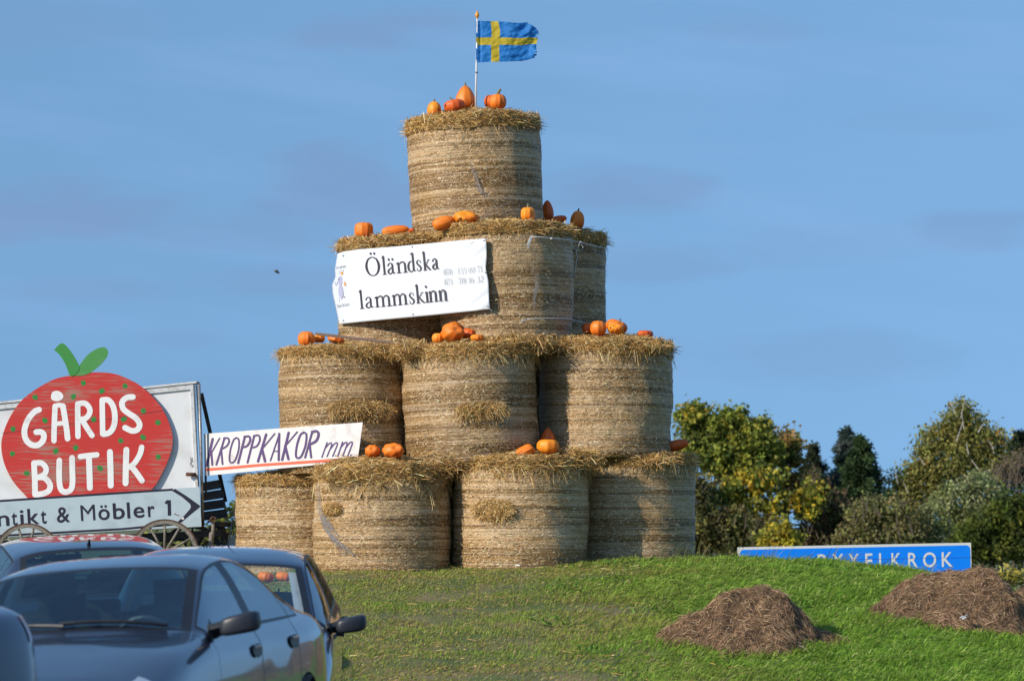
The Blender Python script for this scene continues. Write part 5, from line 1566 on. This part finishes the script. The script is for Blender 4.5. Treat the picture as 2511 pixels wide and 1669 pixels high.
for p0, p1 in (((1186, 590), (1196, 583)), ((1195, 751), (1206, 762))): mk.add(ribbon([p0, p1], 1.3, False))
mk.build('eyelets', M['greyprint'], ban)
# small farm emblem: two lines of lettering and a pale standing figure with two orange flowers
mk = Marks(lambda x, y: P(x, y, Yban(x) - .012), .004)
mk.add(text_fit('Norrgårdets', 825, 660, 848, 655, 6.2), 0)
mk.add(text_fit('Natur & Lamm', 827.5, 754.5, 856.5, 749, 8.2), 0)
mk.add(disc(834.5, 688, 5.2, 12, 16, .12), 1); mk.add(disc(835.5, 715, 5.8, 17, 18, -.06), 1)
for pts in ([(828, 690), (824, 700), (821, 691)], [(832, 672), (834, 662), (838, 664)], [(831, 731), (833, 741)], [(837, 730), (838, 735)], [(840, 668), (843, 660)], [(844, 688), (848, 696), (850, 702)]):
    mk.add(ribbon(pts, 1.1), 1)
mk.add(disc(838.5, 670, 3.4, 4.6, 12), 2); mk.add(disc(846, 696, 2.8, 5.2, 12), 2)
mk.add(disc(830.8, 684, 1.2, 2.6, 8), 3); mk.add(disc(844, 728, 2, 1.6, 8), 0)
mk.build('emblem', [M['greyprint'], M['lilac'], M['orange_print'], mat('navy_print', (.05, .06, .22), .5)], ban)

# ------------------------------------------------------------------ blue place sign beyond the bank
YS = 51.0
bs = board('place_sign', [(1808.5, 1341), (2381, 1329.5), (2385, 1520), (1811, 1528)], YS, .03, M['signwhite'], None, 'wide blue place name sign lettered BYXELKROK, half sunk behind the grassy bank', 'sign', edge=M['trim'])
rim = []
def rr_(cx, cy, r, a0, a1): return [(cx + r * math.cos(a), cy - r * math.sin(a)) for a in np.linspace(a0, a1, 6)]
mk = Marks(lambda x, y: P(x, y, YS), .003)
ol = rr_(1825, 1357, 10, math.pi, math.pi / 2) + rr_(2369, 1346, 10, math.pi / 2, 0) + rr_(2372, 1508, 10, 0, -math.pi / 2) + rr_(1827, 1516, 10, -math.pi / 2, -math.pi)
mk.add((ol, [tuple(range(len(ol)))]))
mk.build('face_panel', M['blue'], bs)
mk = Marks(lambda x, y: P(x, y, YS), .006)
sc3 = lambda z: 1750 + z / 3.0999
for ch, a, b in (('B', 790, 862), ('Y', 902, 986), ('X', 1024, 1106), ('E', 1153, 1209), ('L', 1258, 1312), ('K', 1352, 1426), ('R', 1478, 1552), ('O', 1592, 1692), ('K', 1734, 1818)):
    x0, x1 = sc3(a), sc3(b); yb = 1388.5 - .0165 * (x0 - 2310); mk.add(text_fit(ch, x0, yb, x1, yb - .0165 * (x1 - x0), 35.5, .012))
mk.build('lettering', M['signwhite'], bs)
mk = Marks(lambda x, y: P(x, y, YS), .008)
mk.add(ribbon([(1812, 1376), (2382, 1365.5)], 1.0, False, False)); mk.build('panel_joint', mat('sign_joint', (.02, .12, .5), .5), bs)
mb = MB()
for x in (1900, 2290):
    zt = ZP(1345, YS); g = gz(XP(x, YS), YS + .06)
    mb.tube([(XP(x, YS), YS + .07, g - .2), (XP(x, YS), YS + .07, zt)], .035, 10)
    o = mb.build('post', M['metal'], bs, smooth=True); mb = MB()

# white panel edge between wagon and bale
board('white_panel', [(522, 1348), (557, 1322), (576, 1309), (576, 1360), (524, 1362)], 43.0, .03, M['cream'], None, 'white panel leaning low between the wagon and the far left bale', 'panel')
# ------------------------------------------------------------------ cars
def pchip(x, y, xq):
    """monotone cubic interpolation; y is (n, ...)"""
    x = np.asarray(x, float); y = np.asarray(y, float); n = len(x)
    h = np.diff(x); hs = h.reshape((-1,) + (1,) * (y.ndim - 1)); dl = np.diff(y, axis=0) / hs
    d = np.zeros_like(y)
    w1 = 2 * hs[1:] + hs[:-1]; w2 = hs[1:] + 2 * hs[:-1]
    same = dl[1:] * dl[:-1] > 0
    with np.errstate(divide='ignore', invalid='ignore'):
        hm = (w1 + w2) / (w1 / dl[:-1] + w2 / dl[1:])
    d[1:-1] = np.where(same, hm, 0); d[0] = dl[0]; d[-1] = dl[-1]
    k = np.clip(np.searchsorted(x, xq, side='right') - 1, 0, n - 2)
    t = ((xq - x[k]) / h[k]).reshape((-1,) + (1,) * (y.ndim - 1)); hk = h[k].reshape(t.shape)
    return y[k] * (1 + 2 * t) * (1 - t) ** 2 + hk * d[k] * t * (1 - t) ** 2 + y[k + 1] * t * t * (3 - 2 * t) + hk * d[k + 1] * t * t * (t - 1)


SEDAN = [
 [(2.10, .56, .22), (2.19, .60, .32), (2.23, .62, .50), (2.21, .62, .62), (2.18, .60, .69), (2.16, .52, .725), (2.20, .30, .74), (2.22, 0, .745)],
 [(1.95, .78, .22), (1.98, .84, .33), (2.00, .86, .50), (1.97, .84, .65), (1.92, .795, .745), (1.89, .68, .795), (1.93, .36, .825), (1.95, 0, .83)],
 [(1.34, .82, .22), (1.34, .875, .33), (1.34, .885, .58), (1.34, .875, .78), (1.34, .825, .885), (1.34, .70, .93), (1.34, .36, .955), (1.36, 0, .965)],
 [(.84, .80, .22), (.84, .865, .33), (.84, .88, .60), (.84, .875, .83), (.84, .835, .945), (.85, .735, .985), (1.00, .38, 1.015), (1.07, 0, 1.025)],
 [(.74, .80, .22), (.74, .865, .33), (.74, .88, .60), (.74, .875, .835), (.74, .83, .955), (.735, .72, 1.005), (.92, .38, 1.045), (1.00, 0, 1.055)],
 [(.42, .80, .22), (.42, .865, .33), (.42, .88, .60), (.42, .875, .845), (.42, .83, .965), (.40, .665, 1.195), (.55, .37, 1.245), (.61, 0, 1.26)],
 [(.02, .80, .22), (.02, .865, .33), (.02, .88, .60), (.02, .875, .855), (.02, .83, .975), (.00, .605, 1.370), (.09, .35, 1.405), (.13, 0, 1.415)],
 [(-.45, .80, .22), (-.45, .865, .33), (-.45, .88, .60), (-.45, .875, .865), (-.45, .83, .985), (-.45, .595, 1.408), (-.42, .34, 1.448), (-.42, 0, 1.455)],
 [(-1.0, .80, .22), (-1.0, .865, .33), (-1.0, .885, .60), (-1.0, .88, .875), (-1.0, .83, .995), (-.96, .59, 1.365), (-1.00, .33, 1.415), (-1.02, 0, 1.423)],
 [(-1.40, .80, .22), (-1.40, .865, .33), (-1.40, .885, .62), (-1.40, .88, .88), (-1.40, .82, 1.005), (-1.32, .625, 1.225), (-1.42, .33, 1.268), (-1.46, 0, 1.278)],
 [(-1.80, .78, .25), (-1.80, .85, .36), (-1.80, .87, .62), (-1.80, .865, .885), (-1.80, .80, 1.01), (-1.72, .65, 1.07), (-1.85, .34, 1.095), (-1.9, 0, 1.10)],
 [(-2.1, .72, .27), (-2.1, .79, .38), (-2.12, .82, .62), (-2.12, .81, .86), (-2.1, .765, .985), (-2.1, .66, 1.035), (-2.16, .34, 1.075), (-2.18, 0, 1.082)],
 [(-2.22, .56, .28), (-2.30, .61, .38), (-2.35, .63, .62), (-2.33, .62, .87), (-2.29, .59, .975), (-2.27, .52, 1.015), (-2.31, .28, 1.045), (-2.33, 0, 1.05)],
]
def shifted(tab, f): return [[f(k, j, *p) for j, p in enumerate(st)] for k, st in enumerate(tab)]
# hatchback: roof carried back, steep tail
HATCH = [list(s) for s in SEDAN]
HATCH[7] = [(x, y, z + (.04 if j > 4 else .01)) for j, (x, y, z) in enumerate(SEDAN[7])]
HATCH[6] = [(x, y, z + (.035 if j > 4 else .01)) for j, (x, y, z) in enumerate(SEDAN[6])]
HATCH[8] = [(-1.15, .80, .22), (-1.15, .865, .33), (-1.15, .885, .60), (-1.15, .88, .885), (-1.15, .83, 1.00), (-1.18, .61, 1.41), (-1.18, .34, 1.462), (-1.18, 0, 1.472)]
HATCH[9] = [(-1.60, .80, .24), (-1.60, .86, .35), (-1.60, .88, .62), (-1.60, .875, .89), (-1.60, .82, 1.02), (-1.66, .61, 1.35), (-1.66, .34, 1.41), (-1.66, 0, 1.42)]
HATCH[10] = [(-1.80, .78, .25), (-1.80, .85, .36), (-1.80, .87, .62), (-1.80, .865, .90), (-1.80, .80, 1.03), (-1.86, .64, 1.20), (-1.90, .34, 1.24), (-1.92, 0, 1.25)]
HATCH[11] = [(-1.95, .72, .27), (-1.97, .79, .38), (-1.99, .82, .62), (-1.99, .81, .88), (-1.97, .765, .985), (-1.98, .70, 1.01), (-2.03, .36, 1.02), (-2.05, 0, 1.03)]
HATCH[12] = [(-2.02, .58, .28), (-2.08, .62, .38), (-2.12, .64, .60), (-2.10, .63, .80), (-2.08, .60, .88), (-2.07, .54, .93), (-2.10, .29, .955), (-2.12, 0, .96)]

PAINT = {}
def paint(name, base, metal=.35, rough=.30):
    PAINT[name] = mat(name, base, rough, metal=metal, spec=.5, coat=1.0)
    return PAINT[name]


GLASS = glass_material('car_window_glass', (.36, .50, .52), .42)
SCREEN = glass_material('car_screen_glass', (.50, .68, .70), .17)
SCREEN_CLEAR = glass_material('car_screen_glass_clear', (.86, .92, .90), .16)
LAMPGLASS = mat('lamp_glass', (.55, .58, .62), .12, metal=.5, coat=1.0)


def car(label, table, X, Y, heading_deg, pnt, lift=0.0, roll=0.0, glass=None, group='dark cars parked before the stack', rear_end=9.05, hatch=False, handles='round', antenna=None, name='parked_car', pitch=0.0, seat_drop=0.0, mirror_drop=0.0, trim=False, size=1.0):
    screen = glass or SCREEN; glass = GLASS
    root = empty(name, (X, Y, lift), label, 'car', group)
    hd = R(heading_deg)
    # heading measured from straight at the camera, positive towards image left; roll about the view axis
    hx, hy = -math.sin(hd), -math.cos(hd)
    rz = Matrix(((hx, -hy, 0), (hy, hx, 0), (0, 0, 1)))
    ry = Matrix.Rotation(-roll, 3, 'Y')
    root.matrix_basis = Matrix.Translation((X, Y, lift)) @ (ry @ rz @ Matrix.Rotation(pitch, 3, 'Y') * size).to_4x4()
    T = np.array(table)                                        # stations x 8 x 3, left half from sill to crown
    right = T[:, :-1][:, ::-1].copy(); right[:, :, 1] *= -1
    T = np.concatenate([T, right], 1)                          # 15 points across
    su = np.arange(T.shape[0], dtype=float)
    # parameter along the car follows length so that the curves stay even
    gaps_u = [3.02, 4.06, 6.60, 8.40, 10.10]
    gaps_v = [5.0, 9.0]
    u = list(np.linspace(0, 12, 12 * 9 + 1)); e = .022
    for g in gaps_u: u += [g - e, g + e]
    for g in (4.14, 5.70, 5.80, 6.42, 6.78, 4.34, 4.24, 8.30, 8.36, 8.15, 9.9, rear_end, rear_end + .08, rear_end - .6, rear_end - .53, .85): u.append(g)
    u = np.array(sorted(set(np.round(u, 4))))
    v = list(np.linspace(0, 14, 14 * 6 + 1)); ev = .045
    for g in (4.07, 4.13, 4.87, 4.93, 5.02, 5.06, 5.14, 5.24, 4.80, 4.97):
        v += [g, 14 - g]
    v = np.array(sorted(set(np.round(v, 4))))
    G = pchip(su, T, u)
    G = np.swapaxes(pchip(np.arange(15.0), np.swapaxes(G, 0, 1), v), 0, 1)   # nu x nv x 3
    nu_, nv_ = len(u), len(v)
    uc = ((u[1:] + u[:-1]) / 2)[:, None] * np.ones((1, nv_ - 1)); vc = ((v[1:] + v[:-1]) / 2)[None] * np.ones((nu_ - 1, 1))
    vm = np.minimum(vc, 14 - vc)                               # 0 sill .. 7 crown on either side
    # wheel openings
    ax = [1.34, -1.34]; RW = .335
    Gx, Gz, Gy = G[..., 0], G[..., 2], G[..., 1]
    fx = (Gx[1:, 1:] + Gx[:-1, :-1]) / 2; fz = (Gz[1:, 1:] + Gz[:-1, :-1]) / 2
    arch = np.zeros_like(fx, bool)
    for a in ax: arch |= ((fx - a) ** 2 + (fz - .30) ** 2 < (RW + .035) ** 2) & (vm < 3.6)
    # smooth the arch edge: pull nearby vertices on to the circle
    for a in ax:
        dx, dz = Gx - a, Gz - .30; r = np.sqrt(dx * dx + dz * dz)
        inside = np.zeros((nu_ + 1, nv_ + 1), bool); inside[1:-1, 1:-1] = arch
        cnt = inside[1:, 1:].astype(int) + inside[:-1, 1:] + inside[1:, :-1] + inside[:-1, :-1]
        edge = (cnt > 0) & (cnt < 4) & (np.abs(r - RW - .035) < .07) & (np.minimum(v, 14 - v)[None] > .2)
        k = np.where(edge, (RW + .035) / np.maximum(r, .01), 1)
        G[..., 0] = np.where(edge, a + dx * k, Gx); G[..., 2] = np.where(edge, .30 + dz * k, Gz)
        Gx, Gz = G[..., 0], G[..., 2]
    # classify every cell of the skin
    part = np.full(uc.shape, 'body', dtype=object)
    matl = np.zeros(uc.shape, int)                             # 0 paint, 1 black
    part[(uc > .85) & (uc < 3.02) & (vm > 5.0)] = 'bonnet'
    if not hatch: part[(uc > 10.10) & (vm > 5.0)] = 'boot_lid'
    side = vc < 7
    sl = np.where(side, 'l', 'r')
    dm = (vm > .9) & (vm < 4.07)
    for nm, a, b in (('fd', 4.06, 6.60), ('rd', 6.60, 8.40)):
        for s in 'lr': part[(uc > a) & (uc < b) & dm & (sl == s)] = nm + s
    ws = (uc > 4.0) & (uc < 5.80) & (vm > 5.02); matl[ws] = 1
    part[(uc > 4.14) & (uc < 5.70) & (vm > 5.24)] = 'windscreen'
    rw = (uc > 8.15) & (uc < 9.95) & (vm > 5.14) if not hatch else (uc > 9.0) & (uc < 11.0) & (vm > 5.14)
    matl[rw] = 1
    g = (uc > 8.30) & (uc < 9.88) & (vm > 5.3) if not hatch else (uc > 9.2) & (uc < 10.8) & (vm > 5.3)
    part[g] = 'rear_window'
    tr_ = (uc > 4.24) & (uc < rear_end + .08) & (vm > 4.07) & (vm < 4.93); matl[tr_] = 1
    for nm, a, b in (('w1', 4.34, 6.42), ('w2', 6.78, rear_end - .6), ('w3', rear_end - .53, rear_end)):
        for s in 'lr': part[(uc > a) & (uc < b) & (vm > 4.13) & (vm < 4.87) & (sl == s)] = nm + s
    for gu in gaps_u:
        lim = (vm > .9) & (vm < 4.07) if gu in (4.06, 6.60, 8.40) else (vm > 5.0) if gu in (10.10, 3.02) else None
        if gu == 10.10 and hatch: continue
        if gu == 4.06 and hatch is None: continue
        if gu == 3.02: lim = (vm > 5.0)
        k = (np.abs(uc - gu) < e) & lim; part[k] = 'body'; matl[k] = 1
    part[arch] = 'none'
    names = {'fdl': 'front_door', 'fdr': 'front_door', 'rdl': 'rear_door', 'rdr': 'rear_door', 'w1l': 'side_window', 'w1r': 'side_window', 'w2l': 'side_window', 'w2r': 'side_window', 'w3l': 'quarter_window', 'w3r': 'quarter_window'}
    V = G.reshape(-1, 3)
    idx = np.arange(nu_ * nv_).reshape(nu_, nv_)
    quads = np.stack([idx[:-1, :-1], idx[1:, :-1], idx[1:, 1:], idx[:-1, 1:]], -1)[..., ::-1]
    made = {}
    for pn in ['body', 'bonnet', 'boot_lid', 'fdl', 'fdr', 'rdl', 'rdr', 'windscreen', 'rear_window', 'w1l', 'w1r', 'w2l', 'w2r', 'w3l', 'w3r']:
        k = part == pn
        if not k.any(): continue
        q = quads[k]; used, inv_ = np.unique(q, return_inverse=True)
        vv, fc = V[used], inv_.reshape(-1, 4); mm = matl[k]
        isglass = 'window' in pn or pn == 'windscreen' or pn[0] == 'w'
        if pn == 'body':
            # close nose and tail
            vv = list(map(tuple, vv)); fc = [tuple(r) for r in fc]; mm = list(mm)
            for row, xo in ((0, .03), (nu_ - 1, -.02)):
                ring = [tuple(V[i]) for i in idx[row]]
                b0 = len(vv); vv += ring
                c0 = len(vv); vv += [(p[0] + xo * (1 - abs(p[1]) * 1.2), p[1] * .5, p[2]) for p in ring]
                n = len(ring)
                for i in range(n - 1):
                    fc.append((b0 + i, b0 + i + 1, c0 + i + 1, c0 + i)); mm.append(0)
                for i in range(n // 2):
                    fc.append((c0 + i, c0 + i + 1, c0 + n - 2 - i, c0 + n - 1 - i)); mm.append(0)
            o = obj('body', vv, fc, [pnt, M['dark']], root, True, mm)
        elif isglass:
            o = obj(names.get(pn, pn), vv, fc, screen if pn in ('windscreen', 'rear_window') else glass, root, True)
        else:
            o = obj(names.get(pn, pn), vv, fc, [pnt, M['dark']], root, True, mm)
        made[pn] = o
    def at(uq, vq):
        g_ = pchip(su, T, np.array([uq])); return Vector(pchip(np.arange(15.0), g_[0], np.array([vq]))[0])
    # handles
    for pn, uq in (('fdl', 6.30), ('rdl', 8.08), ('fdr', 6.30), ('rdr', 8.08)):
        s = 1 if pn[2] == 'l' else -1
        vq = 3.05
        c = at(uq, vq if s > 0 else 14 - vq)
        m = MB()
        if handles == 'round':
            du, dv = .25, .27
            ring = [at(uq + du * math.cos(a), (vq + dv * math.sin(a)) if s > 0 else 14 - (vq + dv * math.sin(a))) + Vector((0, s * .012, 0)) for a in np.linspace(0, 2 * math.pi, 24, endpoint=False)]
            m.add([c + Vector((0, s * .012, 0))] + ring, [(0, 1 + (i + 1) % 24, 1 + i) if s > 0 else (0, 1 + i, 1 + (i + 1) % 24) for i in range(24)], 1)
            m.box((c.x - .004, c.y + s * .010, c.z + .012), (.17, .016, .020), 0)
        else:
            m.box((c.x, c.y + s * .035, c.z), (.20, .025, .04), 1); m.box((c.x + .08, c.y + s * .015, c.z), (.03, .03, .035), 1); m.box((c.x - .08, c.y + s * .015, c.z), (.03, .03, .035), 1)
        m.build('handle', [pnt, M['dark']], made[pn], bevel=.004)
    # side lamp repeater and mirror with its black foot
    for s in (1, -1):
        c = Vector((.64, s * .985, 1.035 - mirror_drop))
        n1, n2 = 18, 12; vs, fs = [], []
        for j in range(n2 + 1):
            ph = math.pi * (j / n2 - .5)
            for i in range(n1):
                th = 2 * math.pi * i / n1
                sg = lambda t, p: math.copysign(abs(t) ** p, t)
                x = .055 * sg(math.cos(ph), .5) * sg(math.cos(th), .6); y = .112 * sg(math.cos(ph), .42) * sg(math.sin(th), .45); z = .062 * sg(math.sin(ph), .5)
                x += .03 * (1 if x > 0 else 0) * (1 - (y / .13) ** 2)
                z *= 1 - .18 * (-s * y / .125 * .5 + .5); z += .02 * s * y / .125 - .0
                vs.append((c.x + x - .02 * s * y / .125, c.y + y, c.z + z))
        for j in range(n2):
            for i in range(n1): fs.append((j * n1 + i, j * n1 + (i + 1) % n1, (j + 1) * n1 + (i + 1) % n1, (j + 1) * n1 + i))
        mo = obj('door_mirror', vs, fs, mat('mirror_housing', (.020, .023, .032), .42) if 'mirror_housing' not in bpy.data.materials else bpy.data.materials['mirror_housing'], root, True)
        m = MB(); m.bar((.66, s * .80, 1.0 - mirror_drop), (.645, s * .90, 1.02 - mirror_drop), .09, .045)
        m.add([(.80, s * .852, .955), (.60, s * .852, .965), (.60, s * .79, 1.075), (.72, s * .815, 1.02)], [(0, 1, 2, 3)])
        m.build('mirror_foot', M['dark'], mo, bevel=.01)
        # headlamps and tail lamps wrap the corners
        for nm, ua, ub, va, vb, mt in (('headlight', .12, 1.15, 3.5, 4.85, LAMPGLASS), ('tail_light', 11.1, 11.95, 3.0, 4.2, bpy.data.materials.get('tail_lamp') or mat('tail_lamp', (.30, .012, .012), .2, coat=1.0))):
            uu = np.linspace(ua, ub, 10); vv = np.linspace(va, vb, 7)
            if s < 0: vv = 14 - vv
            Q = np.swapaxes(pchip(np.arange(15.0), np.swapaxes(pchip(su, T, uu), 0, 1), vv), 0, 1)
            nrm = np.cross(np.gradient(Q, axis=0), np.gradient(Q, axis=1)); nrm /= np.linalg.norm(nrm, axis=2, keepdims=True) + 1e-9
            if (nrm[..., 1] * s).mean() < 0: nrm = -nrm
            Q = Q + nrm * .006
            ii = (np.arange(9)[:, None] * 7 + np.arange(6)[None]).ravel()
            fq = np.stack([ii, ii + 1, ii + 8, ii + 7], 1)
            hl = obj(nm, Q.reshape(-1, 3), fq, mt, root, True)
            if nm == 'headlight':
                cc = Q[4, 3] - nrm[4, 3] * .03
                mm_ = MB(); mm_.lathe([(.0, .0), (.05, .012), (.075, .035)], 16)
                mm_.v = [(cc[0] + z, cc[1] + x * .8, cc[2] + y * .8) for x, y, z in mm_.v]
                mm_.build('reflector', M['chrome'], hl, smooth=True)
    # wheels
    for a in ax:
        for s in (1, -1):
            m = MB()
            m.lathe([(.20, -.10), (.30, -.105), (RW - .012, -.085), (RW, -.05), (RW, .05), (RW - .012, .085), (.30, .105), (.20, .10)], 36)
            m.v = [(x, z, y) for x, y, z in m.v]
            wl = m.build('wheel', M['rubber'], root, smooth=True, loc=(a, s * .765, RW))
            m = MB()
            for k in range(7):
                t = 2 * math.pi * k / 7
                m.bar((.03 * math.cos(t), s * .075, .03 * math.sin(t)), (.205 * math.cos(t), s * .085, .205 * math.sin(t)), .04, .02)
            m.lathe([(.20, -.0), (.212, .085), (.20, .095), (.19, .08)], 30) if s > 0 else m.lathe([(.20, 0), (.212, -.085), (.20, -.095), (.19, -.08)], 30)
            m.v[-120:] = [(x, z, y) for x, y, z in m.v[-120:]]
            m.build('rim', M['alloy'], wl)
    # inside: floor tub, dash, wheel, seats
    m = MB(); m.box((-.45, 0, .42), (3.0, 1.44, .04)); m.box((1.06, 0, .62), (.06, 1.44, .44)); m.box((-1.80, 0, .66), (.06, 1.40, .46)); m.box((-.4, .76, .60), (2.6, .03, .56)); m.box((-.4, -.76, .60), (2.6, .03, .56))
    m.box((-1.62, 0, .93 if not hatch else .6), (.42, 1.30, .03))
    for a in ax:
        for s in (1, -1): m.box((a, s * .62, .36), (.70, .02, .62)); m.box((a, s * .75, .66), (.5, .24, .02))
    m.build('floor_tub', M['seat'], root)
    m = MB(); m.box((.72, 0, .93), (.42, 1.42, .10)); m.box((.60, 0, .80), (.25, 1.40, .22))
    m.build('dashboard', M['dark'], root, bevel=.04)
    m = MB(); pts = [(.40 + .05 * math.sin(a), .36 + .185 * math.cos(a), .935 + .165 * math.sin(a)) for a in np.linspace(0, 2 * math.pi, 25)]
    m.tube(pts, .016, 8, cap=False); m.bar((.50, .36, .90), (.42, .36, .93), .14, .10)
    m.build('steering_wheel', M['dark'], root, smooth=False)
    def seat(x, y, wdt, hb, headz):
        m = MB(); m.box((x + .22, y, .56), (.52, wdt, .16))
        m.box((x - .06, y, .56 + hb / 2), (.14, wdt, hb), 0, Matrix.Rotation(R(-9), 3, 'Y'))
        st_ = m.build('seat', M['seat'], root, bevel=.05)
        for yy in ([y] if wdt < .7 else [y - .42, y + .42]):
            m = MB(); m.box((x - .15, yy, headz - seat_drop), (.10, .27, .20), 0, Matrix.Rotation(R(-6), 3, 'Y')); m.tube([(x - .14, yy - .06, headz - .18), (x - .15, yy - .06, headz)], .008, 6); m.tube([(x - .14, yy + .06, headz - .18), (x - .15, yy + .06, headz)], .008, 6)
            m.build('headrest', M['seat'], st_, bevel=.045)
    seat(-.18, .36, .50, .60, 1.20); seat(-.18, -.36, .50, .60, 1.20); seat(-1.12, 0, 1.25, .52, 1.09)
    m = MB(); m.box((.10, 0, 1.285), (.03, .24, .065)); m.tube([(.13, 0, 1.32), (.18, 0, 1.40)], .012, 6)
    m.build('rear_view_mirror', M['dark'], root, bevel=.012)
    # wipers lie along the foot of the windscreen
    m = MB()
    for y0, y1 in ((.60, .02), (.05, -.58)):
        pts = []
        for t in np.linspace(0, 1, 8):
            y = y0 + (y1 - y0) * t; q = at(4.16 + .12 * math.sin(t * 2.4), 7 - y / .72 * 1.9 if abs(y) < .72 else 5)
            pts.append(q + Vector((.02, 0, .014)))
        m.tube(pts, .011, 6)
    m.build('wiper', M['dark'], root)
    if trim:
        for s in (1,):
            vv = [4.95 + 2.05 * 0 + q for q in (.22, .50)]; m = MB(); pts = []
            for uq in np.linspace(4.3, 5.65, 12):
                a_, b_ = (at(uq, vv[0] if s > 0 else 14 - vv[0]), at(uq, vv[1] if s > 0 else 14 - vv[1]))
                pts += [a_ + Vector((-.03, 0, -.02)), b_ + Vector((-.03, 0, -.02))]
            m.add(pts, [(2 * i, 2 * i + 1, 2 * i + 3, 2 * i + 2) for i in range(11)])
            m.build('pillar_trim', M['trim'], root)
    # grille and plate-free bumper opening
    m = MB(); m.box((2.235, 0, .64), (.03, .60, .09)); m.box((2.225, 0, .36), (.04, 1.0, .10))
    m.build('grille', M['dark'], root, bevel=.01)
    if antenna == 'fin':
        c = at(8.75 if hatch else 8.0, 7); m = MB(); m.tube([c, c + Vector((-.02, 0, .02)), c + Vector((-.06, 0, .045))], [.018, .012, .008], 8)
        m.build('antenna', M['dark'], root)
    if antenna == 'mast':
        c = at(7.9, 7.0); m = MB(); m.tube([c, c + Vector((-.12, .05, .32))], [.006, .003], 6); m.build('antenna', M['dark'], root)
    return root


CAR1 = car('dark blue saloon facing the camera with its side windows mirroring the sky', SEDAN, -2.335, 21.65, 10.2, paint('blue_grey_paint', (.026, .038, .066), .24, .26), .013, .06)
CAR3 = car('dark navy car with a large black door mirror, beside the grass', HATCH, -2.18, 27.5, -1.5, paint('navy_paint', (.012, .020, .055), .35, .28), -.03, .0, glass=SCREEN_CLEAR, handles='bar', antenna='mast', pitch=R(3), seat_drop=.13, mirror_drop=.035, hatch=True, rear_end=9.0, trim=True)
CAR2 = car('blue hatchback seen from behind, before the wagon', HATCH, -4.06, 34.1, 180 - 13, paint('mid_blue_paint', (.028, .042, .075), .24, .28), -.03, .045, size=1.08, pitch=R(-1.8), hatch=True, antenna='fin', rear_end=9.0, handles='bar')
CAR4 = car('blue grey car cut off by the bottom left corner', SEDAN, -4.33, 17.0, 40, paint('steel_blue_paint', (.032, .048, .082), .25, .25), .12, .05)
